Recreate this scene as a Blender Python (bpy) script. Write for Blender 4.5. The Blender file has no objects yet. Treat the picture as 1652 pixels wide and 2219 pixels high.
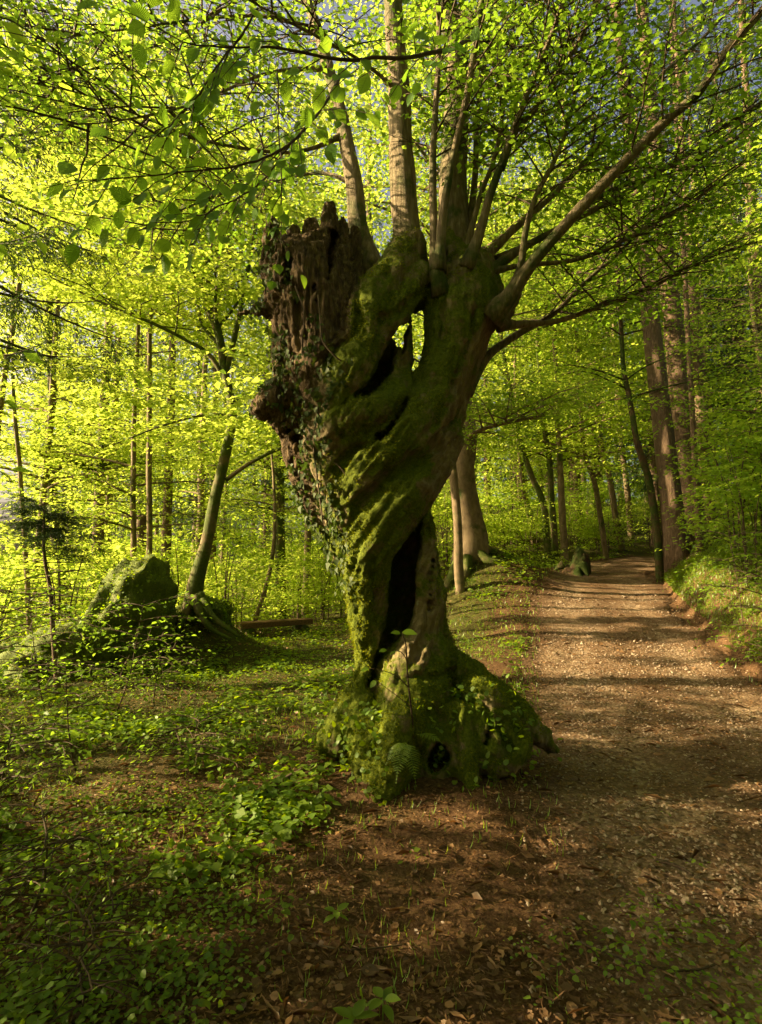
import bpy, math, random
import numpy as np

random.seed(11)
rng = np.random.default_rng(11)
scene = bpy.context.scene
COL = scene.collection

# ------------------------------------------------------------------ camera
CAM_H = 1.55
TILT = math.radians(5.58)
FPX = 1232.8                      # focal length in photograph pixels (1652 x 2219 reading)
cam_data = bpy.data.cameras.new("camera")
cam_data.sensor_fit = 'VERTICAL'
cam_data.sensor_height = 36.0
cam_data.lens = 20.0
cam_data.clip_start = 0.05
cam_data.clip_end = 3000.0
cam = bpy.data.objects.new("camera", cam_data)
COL.objects.link(cam)
cam.location = (0, 0, CAM_H)
cam.rotation_euler = (math.pi / 2 + TILT, 0, 0)
scene.camera = cam

# ------------------------------------------------------------------ light
SUN_AZ = math.radians(0.5)       # behind the tree by this much, coming from the left
SUN_EL = math.radians(23.0)
TO_SUN = np.array([-math.cos(SUN_AZ) * math.cos(SUN_EL), math.sin(SUN_AZ) * math.cos(SUN_EL), math.sin(SUN_EL)])
world = bpy.data.worlds.new("World")
scene.world = world
world.use_nodes = True
wn = world.node_tree.nodes
wn.clear()
w_out = wn.new('ShaderNodeOutputWorld')
w_bg = wn.new('ShaderNodeBackground')
w_sky = wn.new('ShaderNodeTexSky')
w_sky.sky_type = 'NISHITA'
w_sky.sun_disc = False
w_sky.sun_elevation = SUN_EL
w_sky.sun_rotation = math.atan2(TO_SUN[0], TO_SUN[1])
w_sky.air_density = 0.7
w_sky.dust_density = 9.0
w_sky.ozone_density = 1.0
w_bg.inputs['Strength'].default_value = 0.075
world.node_tree.links.new(w_sky.outputs[0], w_bg.inputs[0])
world.node_tree.links.new(w_bg.outputs[0], w_out.inputs[0])

sun_data = bpy.data.lights.new("sun", 'SUN')
sun_data.energy = 5.0
sun_data.angle = math.radians(0.6)
sun_data.color = (1.0, 0.84, 0.58)
sun = bpy.data.objects.new("sun", sun_data)
COL.objects.link(sun)
sun.location = (-20, 5, 15)
from mathutils import Vector
sun.rotation_euler = Vector(TO_SUN).to_track_quat('Z', 'Y').to_euler()

vs = scene.view_settings
vs.view_transform = 'Standard'
vs.look = 'None'
vs.exposure = 2.1
vs.gamma = 1.0
vs.use_white_balance = True          # camera balanced for the bluish light of the wood
vs.white_balance_temperature = 7900
vs.white_balance_tint = 10
vs.use_curve_mapping = False

cy = scene.cycles
cy.max_bounces = 6
cy.diffuse_bounces = 3
cy.glossy_bounces = 2
cy.transmission_bounces = 4
cy.transparent_max_bounces = 8
cy.use_denoising = True
cy.use_adaptive_sampling = True
cy.adaptive_threshold = 0.02
cy.sample_clamp_indirect = 4.0
cy.caustics_reflective = False
cy.caustics_refractive = False

# ------------------------------------------------------------------ helpers
def W(px, py, Y):
    """world point seen at photograph pixel (px,py) at forward distance Y"""
    cx = (px - 826.0) / FPX
    cz = (1109.5 - py) / FPX
    dy = math.cos(TILT) - cz * math.sin(TILT)
    dz = math.sin(TILT) + cz * math.cos(TILT)
    s = Y / dy
    return np.array([cx * s, Y, CAM_H + dz * s])

def nrm(a):
    return a / np.maximum(np.linalg.norm(a, axis=-1, keepdims=True), 1e-9)

_perm = np.random.default_rng(3).permutation(256).astype(np.int64)
_perm = np.concatenate([_perm, _perm, _perm])
_gval = np.random.default_rng(4).random(1024) * 2 - 1

def vnoise(P):
    """smooth value noise, P (n,3) -> (n,) in -1..1"""
    Pi = np.floor(P).astype(np.int64)
    f = P - Pi
    f = f * f * f * (f * (f * 6 - 15) + 10)
    Pi &= 255
    x0, y0, z0 = Pi[:, 0], Pi[:, 1], Pi[:, 2]
    x1, y1, z1 = (x0 + 1) & 255, (y0 + 1) & 255, (z0 + 1) & 255
    def g(x, y, z):
        return _gval[_perm[_perm[_perm[x] + y] + z]]
    a = g(x0, y0, z0) * (1 - f[:, 0]) + g(x1, y0, z0) * f[:, 0]
    b = g(x0, y1, z0) * (1 - f[:, 0]) + g(x1, y1, z0) * f[:, 0]
    c = g(x0, y0, z1) * (1 - f[:, 0]) + g(x1, y0, z1) * f[:, 0]
    d = g(x0, y1, z1) * (1 - f[:, 0]) + g(x1, y1, z1) * f[:, 0]
    e = a * (1 - f[:, 1]) + b * f[:, 1]
    h = c * (1 - f[:, 1]) + d * f[:, 1]
    return e * (1 - f[:, 2]) + h * f[:, 2]

def fbm(P, octaves=4, gain=0.5):
    out = np.zeros(len(P)); a = 1.0; s = 0.0
    Q = P.copy()
    for _ in range(octaves):
        out += a * vnoise(Q); s += a
        a *= gain; Q = Q * 2.03 + 17.3
    return out / s

def make_mesh(name, V, faces, smooth=True, attrs=None):
    """faces: list of (n,k) int arrays"""
    me = bpy.data.meshes.new(name)
    V = np.ascontiguousarray(V, dtype=np.float32)
    faces = [np.asarray(f, dtype=np.int32) for f in faces if len(f)]
    me.vertices.add(len(V))
    me.vertices.foreach_set("co", V.ravel())
    nl = sum(f.size for f in faces); npoly = sum(len(f) for f in faces)
    me.loops.add(nl)
    me.polygons.add(npoly)
    if nl:
        me.loops.foreach_set("vertex_index", np.concatenate([f.ravel() for f in faces]))
        tot = np.concatenate([np.full(len(f), f.shape[1], dtype=np.int32) for f in faces])
        start = np.concatenate([[0], np.cumsum(tot)[:-1]]).astype(np.int32)
        me.polygons.foreach_set("loop_start", start)
        me.polygons.foreach_set("loop_total", tot)
        me.polygons.foreach_set("use_smooth", np.full(npoly, smooth, dtype=bool))
    for k, v in (attrs or {}).items():
        v = np.asarray(v, dtype=np.float32)
        if v.ndim == 1:
            at = me.attributes.new(k, 'FLOAT', 'POINT'); at.data.foreach_set("value", v)
        else:
            at = me.attributes.new(k, 'FLOAT_VECTOR', 'POINT'); at.data.foreach_set("vector", np.ascontiguousarray(v).ravel())
    me.update(calc_edges=True)
    return me

def obj(name, me, mat=None, parent=None):
    o = bpy.data.objects.new(name, me)
    COL.objects.link(o)
    if mat is not None and me is not None and not me.materials:
        me.materials.append(mat)
    if parent is not None:
        o.parent = parent
        o.matrix_parent_inverse = parent.matrix_world.inverted() if parent.type != 'EMPTY' else __import__('mathutils').Matrix.Translation(-parent.location)
    return o

def tag(o, label=None, cat=None, group=None, kind=None):
    if label: o['label'] = label
    if cat: o['category'] = cat
    if group: o['group'] = group
    if kind: o['kind'] = kind
    return o

def thing(name, loc, label, cat, group=None):
    o = bpy.data.objects.new(name, None)
    COL.objects.link(o)
    o.empty_display_size = 0.2
    o.location = Vector([float(c) for c in loc])
    return tag(o, label, cat, group)

def resample(pts, rad, n):
    """Catmull-Rom through pts (k,3)"""
    pts = np.asarray(pts, float); rad = np.asarray(rad, float)
    k = len(pts)
    if k == 2:
        t = np.linspace(0, 1, n)[:, None]
        return pts[0] * (1 - t) + pts[1] * t, rad[0] * (1 - t[:, 0]) + rad[1] * t[:, 0]
    E = np.vstack([2 * pts[0] - pts[1], pts, 2 * pts[-1] - pts[-2]])
    seg = np.linalg.norm(np.diff(pts, axis=0), axis=1)
    cum = np.concatenate([[0], np.cumsum(seg)])
    d = np.linspace(0, cum[-1], n)
    i = np.clip(np.searchsorted(cum, d, side='right') - 1, 0, k - 2)
    t = ((d - cum[i]) / np.maximum(seg[i], 1e-9))[:, None]
    p0, p1, p2, p3 = E[i], E[i + 1], E[i + 2], E[i + 3]
    out = 0.5 * ((2 * p1) + (-p0 + p2) * t + (2 * p0 - 5 * p1 + 4 * p2 - p3) * t ** 2 + (-p0 + 3 * p1 - 3 * p2 + p3) * t ** 3)
    return out, np.interp(d, cum, rad)

class MB:
    """collects geometry into one mesh"""
    def __init__(self):
        self.V = []; self.F3 = []; self.F4 = []; self.n = 0; self.A = []
    def add(self, V, F3=None, F4=None, uv=None):
        V = np.asarray(V, float)
        self.V.append(V)
        self.A.append(np.zeros((len(V), 3)) if uv is None else uv)
        if F3 is not None and len(F3): self.F3.append(np.asarray(F3) + self.n)
        if F4 is not None and len(F4): self.F4.append(np.asarray(F4) + self.n)
        self.n += len(V)
    def tube(self, pts, rad, sides=8, n=None, rough=0.0, seed=0, cap=True, flute=None):
        if n is not None:
            pts, rad = resample(pts, rad, n)
        pts = np.asarray(pts, float); rad = np.asarray(rad, float)
        m = len(pts)
        T = nrm(np.gradient(pts, axis=0))
        ref = np.array([0.0, 1.0, 0.0]) if abs(T[:, 1]).mean() < 0.75 else np.array([1.0, 0, 0])
        A = nrm(np.cross(T, ref)); B = np.cross(T, A)
        ang = np.linspace(0, 2 * math.pi, sides, endpoint=False)
        R = np.repeat(rad[:, None], sides, 1)
        if flute is not None:
            R = R * flute(np.linspace(0, 1, m)[:, None], ang[None, :])
        V = pts[:, None, :] + R[:, :, None] * (np.cos(ang)[None, :, None] * A[:, None, :] + np.sin(ang)[None, :, None] * B[:, None, :])
        V = V.reshape(-1, 3)
        if rough > 0:
            D = nrm(V - np.repeat(pts, sides, 0))
            fr = 1.0 / max(rad.mean() * 1.6, 0.004)
            nz = fbm(V * fr * np.array([1, 1, .35]) + seed * 7.7, 3)
            V = V + D * (nz * rough * np.repeat(rad, sides))[:, None]
        i = np.arange(m - 1)[:, None] * sides; j = np.arange(sides)[None, :]; j2 = (j + 1) % sides
        F4 = np.stack([i + j, i + j2, i + sides + j2, i + sides + j], -1).reshape(-1, 4)
        if cap:
            V = np.vstack([V, pts[-1:] + T[-1:] * rad[-1] * 0.5, pts[:1]])
            e = (m - 1) * sides
            jj = np.arange(sides); jj2 = (jj + 1) % sides
            F3 = np.concatenate([np.stack([e + jj, e + jj2, np.full(sides, m * sides)], -1),
                                 np.stack([jj2, jj, np.full(sides, m * sides + 1)], -1)])
            self.add(V, F3, F4)
        else:
            self.add(V, None, F4)
    def scatter(self, tmpl, P, R, S):
        """tmpl=(V,F3,uv); P (n,3); R (n,3,3) columns x,y,z; S (n,) or (n,3)"""
        tv, tf, tuv = tmpl
        n = len(P)
        if n == 0: return
        S = np.asarray(S, float)
        if S.ndim == 1: S = np.repeat(S[:, None], 3, 1)
        L = tv[None] * S[:, None, :]
        V = np.einsum('nij,nkj->nki', R, L) + P[:, None, :]
        F = (tf[None] + (np.arange(n) * len(tv))[:, None, None]).reshape(-1, 3)
        self.add(V.reshape(-1, 3), F, None, np.tile(tuv, (n, 1)))
    def build(self, name, mat, parent=None, smooth=True, uv=False):
        if not self.V: 
            return None
        V = np.vstack(self.V)
        off = np.zeros(3)
        f = []
        if self.F3: f.append(np.vstack(self.F3))
        if self.F4: f.append(np.vstack(self.F4))
        me = make_mesh(name, V, f, smooth, {'leafuv': np.vstack(self.A)} if uv else None)
        return obj(name, me, mat, parent)

def frames(d, up):
    y = nrm(d)
    z = nrm(up - (up * y).sum(-1, keepdims=True) * y)
    x = np.cross(y, z)
    return np.stack([x, y, z], -1)

# leaf templates: base at origin, tip along +y, face +z, length 1
def leaf_template(rows, fold=0.10, curl=0.12):
    """rows: list of (v, halfwidth)"""
    V = [(0, 0, 0)]; UV = [(0, 0, 0)]; F = []
    for v, w in rows:
        z = -curl * v * v
        V += [(-w, v + 0.02 * 0, z + fold * w * 2), (0, v, z), (w, v, z + fold * w * 2)]
        UV += [(-1, v, w), (0, v, w), (1, v, w)]
    V.append((0, 1, -curl)); UV.append((0, 1, 0))
    F += [(0, 2, 1), (0, 3, 2)]
    for k in range(len(rows) - 1):
        a = 1 + 3 * k; b = a + 3
        F += [(a, a + 1, b + 1), (a, b + 1, b), (a + 1, a + 2, b + 2), (a + 1, b + 2, b + 1)]
    a = 1 + 3 * (len(rows) - 1); t = len(V) - 1
    F += [(a, a + 1, t), (a + 1, a + 2, t)]
    return np.array(V, float), np.array(F), np.array(UV, float)

LEAF_NEAR = leaf_template([(0.06, 0.14), (0.18, 0.27), (0.35, 0.345), (0.52, 0.335), (0.68, 0.27), (0.82, 0.165), (0.92, 0.075)])
LEAF_LITE = leaf_template([(0.45, 0.34)])
LEAF_MID = leaf_template([(0.22, 0.30), (0.62, 0.29)])
_v = np.array([(0, 0, 0), (0.32, 0.42, 0.07), (0, 1, -0.08), (-0.32, 0.42, 0.07)], float)
LEAF_FAR = (_v, np.array([(0, 1, 2), (0, 2, 3)]), np.array([(0, 0, 0), (1, .42, .3), (0, 1, 0), (-1, .42, .3)], float))

# points to be sunlit; leaves between them and the sun are removed: (point, radius)
BEAMS = []
def _beams():
    r = np.random.default_rng(2024)
    for px, py, Y, rad in [(640, 960, 4.75, .22), (650, 1040, 4.7, .2), (690, 1110, 4.65, .2), (735, 1190, 4.6, .2), (760, 1270, 4.55, .2), (765, 1340, 4.5, .2), (785, 1410, 4.5, .16), (600, 880, 4.7, .12), (800, 1200, 4.38, .24), (800, 1300, 4.38, .24), (815, 1370, 4.40, .2), (770, 1170, 4.42, .22), (700, 1130, 4.45, .22), (690, 1040, 4.5, .2), (800, 1440, 4.4, .14), (640, 760, 4.5, .12), (880, 1530, 4.05, .12),
                           (620, 700, 4.75, .12), (690, 520, 4.75, .10), (858, 430, 4.7, .16), (868, 340, 4.7, .14), (866, 150, 4.7, .14), (972, 510, 4.9, .18), (980, 430, 4.9, .12), (760, 470, 4.9, .10), (960, 20, 5.1, .12),
                           (830, 1560, 4.1, .10), (1443, 1060, 14.1, .45), (1435, 950, 14.1, .4), (1420, 800, 14.1, .35), (1190, 1110, 18, .3), (1150, 1010, 18, .3)]:
        BEAMS.append((W(px, py, Y), rad))
    for px, py, Y, rad in [(250, 1320, 9.0, .25), (235, 1370, 8.8, .25), (180, 1420, 8.5, .25), (320, 1260, 9.2, .2), (425, 1180, 10, .2), (470, 1050, 10, .2), (490, 930, 10, .2)]:
        BEAMS.append((W(px, py, Y), rad))
    for k in range(90):      # leaves removed to sunlight the view behind the beech
        BEAMS.append((W(r.uniform(930, 1400), r.uniform(700, 1190), r.uniform(15.5, 25)), r.uniform(.35, .7)))
    for k in range(64):      # lit herbs left of the tree
        BEAMS.append((np.array([r.uniform(-2.7, -0.5), r.uniform(5.6, 8.3), 0.05]), r.uniform(.14, .34)))
    for k in range(8):       # before the bench
        BEAMS.append((np.array([-2.9 + .3 * k, 12.9 + r.normal(0, .15), 0.05]), r.uniform(.12, .25)))
    for Y, n, rad in ((13.7, 9, .34), (13.1, 9, .36), (12.5, 9, .36), (11.9, 9, .36), (11.3, 9, .3), (10.4, 8, .16), (9.3, 10, .26), (8.9, 9, .2), (8.1, 10, .24), (7.4, 7, .12)):
        c = float(np.interp(Y, [6, 8, 10, 12, 14], [3.0, 3.5, 4.1, 4.65, 5.4])); z = float(np.interp(Y, [6, 8, 10, 12, 14], [0, .13, .42, .8, 1.15]))
        for k in range(n):
            BEAMS.append((np.array([c - 1.9 + 3.4 * (k + .5) / n + r.normal(0, .1), Y + r.normal(0, .1), z]), rad * r.uniform(.7, 1.2)))
    for k in range(30):      # the bank
        Y = r.uniform(8, 12.5); c = float(np.interp(Y, [6, 8, 10, 12, 14], [3.0, 3.5, 4.1, 4.65, 5.4]))
        BEAMS.append((np.array([c + r.uniform(1.5, 3.0), Y, float(np.interp(Y, [6, 8, 10, 12, 14], [0, .13, .42, .8, 1.15])) + .6]), r.uniform(.15, .32)))
    for k in range(18):      # verge between tree and track
        Y = r.uniform(7, 13.5); BEAMS.append((np.array([r.uniform(1.0, 2.2) + (Y - 7) * .12, Y, float(np.interp(Y, [6, 8, 10, 12, 14], [0, .08, .25, .5, .9]))]), r.uniform(.15, .3)))
    for k in range(11):      # strip of light across the foreground
        X = -0.55 + .38 * k
        if 1.0 < X < 2.2: continue
        BEAMS.append((np.array([X, 3.52 - .09 * X + r.normal(0, .05), 0.0]), r.uniform(.06, .15)))
    for k in range(24):
        BEAMS.append((np.array([r.uniform(-2.5, -0.3), r.uniform(3.2, 5.3), 0.0]), r.uniform(.06, .18)))
    for k in range(6):
        BEAMS.append((np.array([r.uniform(0.2, 1.9), r.uniform(2.7, 3.2), 0.0]), r.uniform(.04, .08)))
_beams()
_E1 = np.cross(TO_SUN, [0, 0, 1.0]); _E1 /= np.linalg.norm(_E1); _E2 = np.cross(_E1, TO_SUN)
_GS = 0.03; _GN = 2800
_gap = np.full((_GN, _GN), 1e9, np.float32)
for _c, _r in BEAMS:
    _u, _v, _t = float(_c @ _E1) / _GS + _GN / 2, float(_c @ _E2) / _GS + _GN / 2, float(_c @ TO_SUN)
    _k = int(_r / _GS) + 2
    _iu, _iv = int(_u), int(_v)
    if not (_k < _iu < _GN - _k and _k < _iv < _GN - _k): continue
    _gu, _gv = np.meshgrid(np.arange(_iu - _k, _iu + _k), np.arange(_iv - _k, _iv + _k), indexing='ij')
    _m = (_gu + .5 - _u) ** 2 + (_gv + .5 - _v) ** 2 < (_r / _GS) ** 2
    _s = _gap[_iu - _k:_iu + _k, _iv - _k:_iv + _k]
    _s[_m] = np.minimum(_s[_m], _t + 0.35)
def open_gaps(P):
    u = np.clip((P @ _E1 / _GS + _GN / 2).astype(int), 0, _GN - 1); v = np.clip((P @ _E2 / _GS + _GN / 2).astype(int), 0, _GN - 1)
    return (P @ TO_SUN) < _gap[u, v]
# ------------------------------------------------------------------ materials
def mat_new(name):
    m = bpy.data.materials.new(name)
    m.use_nodes = True
    nt = m.node_tree
    nt.nodes.clear()
    return m, nt

class NT:
    def __init__(self, nt): self.nt = nt
    def n(self, typ, **kw):
        nd = self.nt.nodes.new(typ)
        for k, v in kw.items():
            if k in nd.inputs.keys(): nd.inputs[k].default_value = v
            else: setattr(nd, k, v)
        return nd
    def l(self, a, b): self.nt.links.new(a, b)
    def noise(self, vec, scale, detail=5, rough=0.55, dist=0.0):
        nd = self.n('ShaderNodeTexNoise'); nd.inputs['Scale'].default_value = scale
        nd.inputs['Detail'].default_value = detail; nd.inputs['Roughness'].default_value = rough
        nd.inputs['Distortion'].default_value = dist
        if vec is not None: self.l(vec, nd.inputs['Vector'])
        return nd.outputs['Fac']
    def ramp(self, fac, stops):
        nd = self.n('ShaderNodeValToRGB')
        el = nd.color_ramp.elements
        while len(el) < len(stops): el.new(0.5)
        for e, (p, c) in zip(el, stops):
            e.position = p; e.color = (*c, 1) if len(c) == 3 else c
        self.l(fac, nd.inputs[0]); return nd.outputs[0]
    def mix(self, fac, a, b, blend='MIX'):
        nd = self.n('ShaderNodeMix', data_type='RGBA', blend_type=blend)
        for s, v in ((0, fac), (6, a), (7, b)):
            if isinstance(v, (int, float)): nd.inputs[s].default_value = v
            elif isinstance(v, tuple): nd.inputs[s].default_value = (*v, 1)
            else: self.l(v, nd.inputs[s])
        return nd.outputs[2]
    def math(self, op, a, b=None, clamp=False):
        nd = self.n('ShaderNodeMath', operation=op, use_clamp=clamp)
        for s, v in ((0, a), (1, b)):
            if v is None: continue
            if isinstance(v, (int, float)): nd.inputs[s].default_value = v
            else: self.l(v, nd.inputs[s])
        return nd.outputs[0]
    def attr(self, name, out='Fac'):
        nd = self.n('ShaderNodeAttribute', attribute_name=name); return nd.outputs[out]
    def mapping(self, vec, scale):
        nd = self.n('ShaderNodeMapping'); nd.inputs['Scale'].default_value = scale
        self.l(vec, nd.inputs['Vector']); return nd.outputs[0]
    def bump(self, h, strength=0.5, dist=0.02, normal=None):
        nd = self.n('ShaderNodeBump'); nd.inputs['Strength'].default_value = strength
        nd.inputs['Distance'].default_value = dist
        self.l(h, nd.inputs['Height'])
        if normal is not None: self.l(normal, nd.inputs['Normal'])
        return nd.outputs[0]

def leaf_mat(name, dark, light, trans_d, trans_l, gloss=0.06, veins=False, rough=0.45):
    """thin leaf: part reflected, part let through"""
    m, nt = mat_new(name); t = NT(nt)
    geo = t.n('ShaderNodeNewGeometry'); tc = t.n('ShaderNodeTexCoord')
    rnd = geo.outputs['Random Per Island']
    if veins: rnd = t.n('ShaderNodeObjectInfo').outputs['Random']
    big = t.noise(tc.outputs['Object'], 0.9, 2)
    f = t.math('ADD', t.math('MULTIPLY', rnd, 0.65), t.math('MULTIPLY', big, 0.5))
    f = t.math('SUBTRACT', f, 0.08, clamp=True)
    col = t.mix(f, dark, light); tr = t.mix(f, trans_d, trans_l)
    normal = None
    if veins:
        sep = t.n('ShaderNodeSeparateXYZ'); t.l(t.attr('leafuv', 'Vector'), sep.inputs[0])
        u = t.math('ABSOLUTE', sep.outputs[0])
        ph = t.math('SUBTRACT', t.math('MULTIPLY', sep.outputs[1], 13.0), t.math('MULTIPLY', u, 2.6))
        s = t.math('SINE', t.math('MULTIPLY', ph, 6.2832))
        vein = t.math('POWER', t.math('MULTIPLY', t.math('ADD', s, 1.0), 0.5), 3.0)
        mid = t.math('LESS_THAN', u, 0.06)
        vm = t.math('MAXIMUM', t.math('MULTIPLY', vein, 0.75), mid)
        tr = t.mix(t.math('MULTIPLY', vm, 0.55), tr, tuple(c * 0.45 for c in trans_d))
        col = t.mix(t.math('MULTIPLY', vm, 0.35), col, tuple(min(1, c * 1.5) for c in light))
        normal = t.bump(s, 0.55, 0.003)
    dif = t.n('ShaderNodeBsdfDiffuse'); trn = t.n('ShaderNodeBsdfTranslucent')
    t.l(col, dif.inputs['Color']); t.l(tr, trn.inputs['Color'])
    add = t.n('ShaderNodeAddShader'); t.l(dif.outputs[0], add.inputs[0]); t.l(trn.outputs[0], add.inputs[1])
    gl = t.n('ShaderNodeBsdfGlossy'); gl.inputs['Roughness'].default_value = rough
    gl.inputs['Color'].default_value = (0.9, 0.95, 0.85, 1)
    if normal is not None:
        for s in (dif, trn, gl): t.l(normal, s.inputs['Normal'])
    mx = t.n('ShaderNodeMixShader'); mx.inputs[0].default_value = gloss
    t.l(add.outputs[0], mx.inputs[1]); t.l(gl.outputs[0], mx.inputs[2])
    out = t.n('ShaderNodeOutputMaterial'); t.l(mx.outputs[0], out.inputs[0])
    return m

def solid_mat(name, stops, scale, stretch=(1, 1, 1), bump=0.5, bdist=0.01, rough=0.85, bscale=None, moss=None, moss_amt=0.5, spec=0.25):
    m, nt = mat_new(name); t = NT(nt)
    tc = t.n('ShaderNodeTexCoord')
    v = t.mapping(tc.outputs['Object'], stretch)
    n1 = t.noise(v, scale, 6, 0.6, 0.4)
    col = t.ramp(n1, stops)
    n2 = t.noise(v, bscale or scale * 3.1, 6, 0.65)
    if moss is not None:
        mm = t.noise(tc.outputs['Object'], 2.2, 5, 0.65)
        mf = t.n('ShaderNodeMapRange'); t.l(mm, mf.inputs[0])
        mf.inputs[1].default_value = 0.62 - moss_amt * 0.35; mf.inputs[2].default_value = 0.75 - moss_amt * 0.35
        col = t.mix(mf.outputs[0], col, t.ramp(t.noise(tc.outputs['Object'], 30, 4), [(0.3, moss), (0.75, tuple(c * 2.0 for c in moss))]))
    p = t.n('ShaderNodeBsdfPrincipled'); p.inputs['Roughness'].default_value = rough
    p.inputs['Specular IOR Level'].default_value = spec
    t.l(col, p.inputs['Base Color'])
    t.l(t.bump(n2, bump, bdist), p.inputs['Normal'])
    out = t.n('ShaderNodeOutputMaterial'); t.l(p.outputs[0], out.inputs[0])
    return m

M = {}
M['leaf_big'] = leaf_mat('leaf_near', (0.030, 0.085, 0.010), (0.055, 0.130, 0.014), (0.11, 0.24, 0.018), (0.25, 0.38, 0.030), 0.03, veins=True)
M['leaf_hero'] = leaf_mat('leaf_hornbeam', (0.040, 0.085, 0.007), (0.075, 0.125, 0.010), (0.08, 0.18, 0.014), (0.23, 0.34, 0.030), 0.02)
M['leaf_bright'] = leaf_mat('leaf_sunlit_tone', (0.055, 0.115, 0.008), (0.100, 0.150, 0.012), (0.22, 0.32, 0.032), (0.43, 0.48, 0.080), 0.015)  # woodland leaf with the sunlit look put into its colour
M['leaf_shade'] = leaf_mat('leaf_shaded_tone', (0.035, 0.085, 0.008), (0.075, 0.130, 0.012), (0.11, 0.21, 0.018), (0.31, 0.38, 0.040), 0.015)  # the same woodland leaf, coloured darker for the shaded side
M['leaf_cover'] = leaf_mat('leaf_ground_cover', (0.030, 0.072, 0.008), (0.085, 0.125, 0.012), (0.08, 0.15, 0.006), (0.20, 0.26, 0.010), 0.025, rough=0.55)
M['leaf_ivy'] = leaf_mat('leaf_ivy', (0.018, 0.038, 0.008), (0.050, 0.066, 0.018), (0.01, 0.025, 0.003), (0.04, 0.055, 0.006), 0.02, rough=0.6)
M['leaf_litter'] = leaf_mat('leaf_litter', (0.036, 0.018, 0.009), (0.24, 0.135, 0.062), (0.02, 0.008, 0.002), (0.07, 0.030, 0.008), 0.03)
M['needle'] = leaf_mat('needle_spruce', (0.010, 0.026, 0.009), (0.022, 0.046, 0.014), (0.006, 0.014, 0.002), (0.020, 0.034, 0.005), 0.05)
M['bark_limb'] = solid_mat('bark_hornbeam', [(0.28, (0.075, 0.056, 0.030)), (0.5, (0.17, 0.13, 0.074)), (0.75, (0.31, 0.25, 0.155))], 10, (4, 4, 0.35), 0.8, 0.02, moss=(0.026, 0.042, 0.005), moss_amt=0.38)
M['bark_twig'] = solid_mat('bark_twig', [(0.3, (0.040, 0.026, 0.014)), (0.7, (0.105, 0.075, 0.042))], 14, (1, 1, 0.4), 0.3, 0.004)
M['bark_spruce'] = solid_mat('bark_spruce', [(0.25, (0.055, 0.036, 0.022)), (0.55, (0.14, 0.092, 0.056)), (0.8, (0.25, 0.175, 0.112))], 11, (2.2, 2.2, 0.7), 0.9, 0.02)
M['bark_beech'] = solid_mat('bark_beech', [(0.25, (0.085, 0.060, 0.033)), (0.55, (0.17, 0.125, 0.070)), (0.8, (0.26, 0.20, 0.12))], 7, (1.5, 1.5, 0.8), 0.5, 0.01, moss=(0.022, 0.036, 0.005), moss_amt=0.2)
M['bark_mossy'] = solid_mat('bark_mossy', [(0.25, (0.070, 0.052, 0.026)), (0.7, (0.17, 0.13, 0.062))], 8, (1.5, 1.5, 0.6), 0.7, 0.012, moss=(0.035, 0.050, 0.006), moss_amt=0.65)
M['rock_moss'] = solid_mat('rock_mossy', [(0.3, (0.050, 0.045, 0.030)), (0.6, (0.13, 0.115, 0.080)), (0.8, (0.24, 0.21, 0.15))], 5, (1, 1, 1), 0.9, 0.03, moss=(0.050, 0.070, 0.008), moss_amt=1.15)
M['bench_wood'] = solid_mat('wood_bench', [(0.3, (0.085, 0.045, 0.022)), (0.7, (0.20, 0.115, 0.058))], 6, (0.6, 8, 8), 0.4, 0.004)
M['stump_wood'] = solid_mat('wood_stump', [(0.3, (0.035, 0.020, 0.010)), (0.7, (0.125, 0.072, 0.036))], 9, (2, 2, 0.5), 0.9, 0.02, moss=(0.025, 0.040, 0.005), moss_amt=0.6)
M['stone'] = solid_mat('gravel_stone', [(0.3, (0.15, 0.105, 0.065)), (0.7, (0.38, 0.30, 0.21))], 25, (1, 1, 1), 0.3, 0.003)
M['moss_tuft'] = leaf_mat('moss_tuft', (0.050, 0.072, 0.006), (0.135, 0.138, 0.012), (0.05, 0.07, 0.004), (0.15, 0.15, 0.010), 0.0)
M['grass'] = leaf_mat('grass_blade', (0.045, 0.105, 0.012), (0.090, 0.150, 0.018), (0.10, 0.18, 0.010), (0.20, 0.26, 0.014), 0.05)

def ground_material():
    m, nt = mat_new('forest_floor'); t = NT(nt)
    tc = t.n('ShaderNodeTexCoord'); o = tc.outputs['Object']
    fine = t.noise(o, 38, 6, 0.7)
    col = t.ramp(fine, [(0.28, (0.032, 0.018, 0.009)), (0.5, (0.095, 0.052, 0.025)), (0.75, (0.20, 0.120, 0.062))])
    patch = t.noise(o, 1.3, 5, 0.65)
    green = t.ramp(t.noise(o, 60, 4), [(0.3, (0.022, 0.040, 0.006)), (0.7, (0.060, 0.080, 0.012))])
    mr = t.n('ShaderNodeMapRange'); t.l(patch, mr.inputs[0]); mr.inputs[1].default_value = 0.50; mr.inputs[2].default_value = 0.66
    gf = t.math('MULTIPLY', mr.outputs[0], t.attr('green'))
    gf = t.math('MAXIMUM', gf, t.math('SUBTRACT', t.math('MULTIPLY', t.attr('green'), 1.6), 0.95), clamp=True)
    col = t.mix(gf, col, green)
    p = t.n('ShaderNodeBsdfPrincipled'); p.inputs['Roughness'].default_value = 0.95; p.inputs['Specular IOR Level'].default_value = 0.1
    t.l(col, p.inputs['Base Color'])
    t.l(t.bump(fine, 0.9, 0.03), p.inputs['Normal'])
    out = t.n('ShaderNodeOutputMaterial'); t.l(p.outputs[0], out.inputs[0])
    return m

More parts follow.
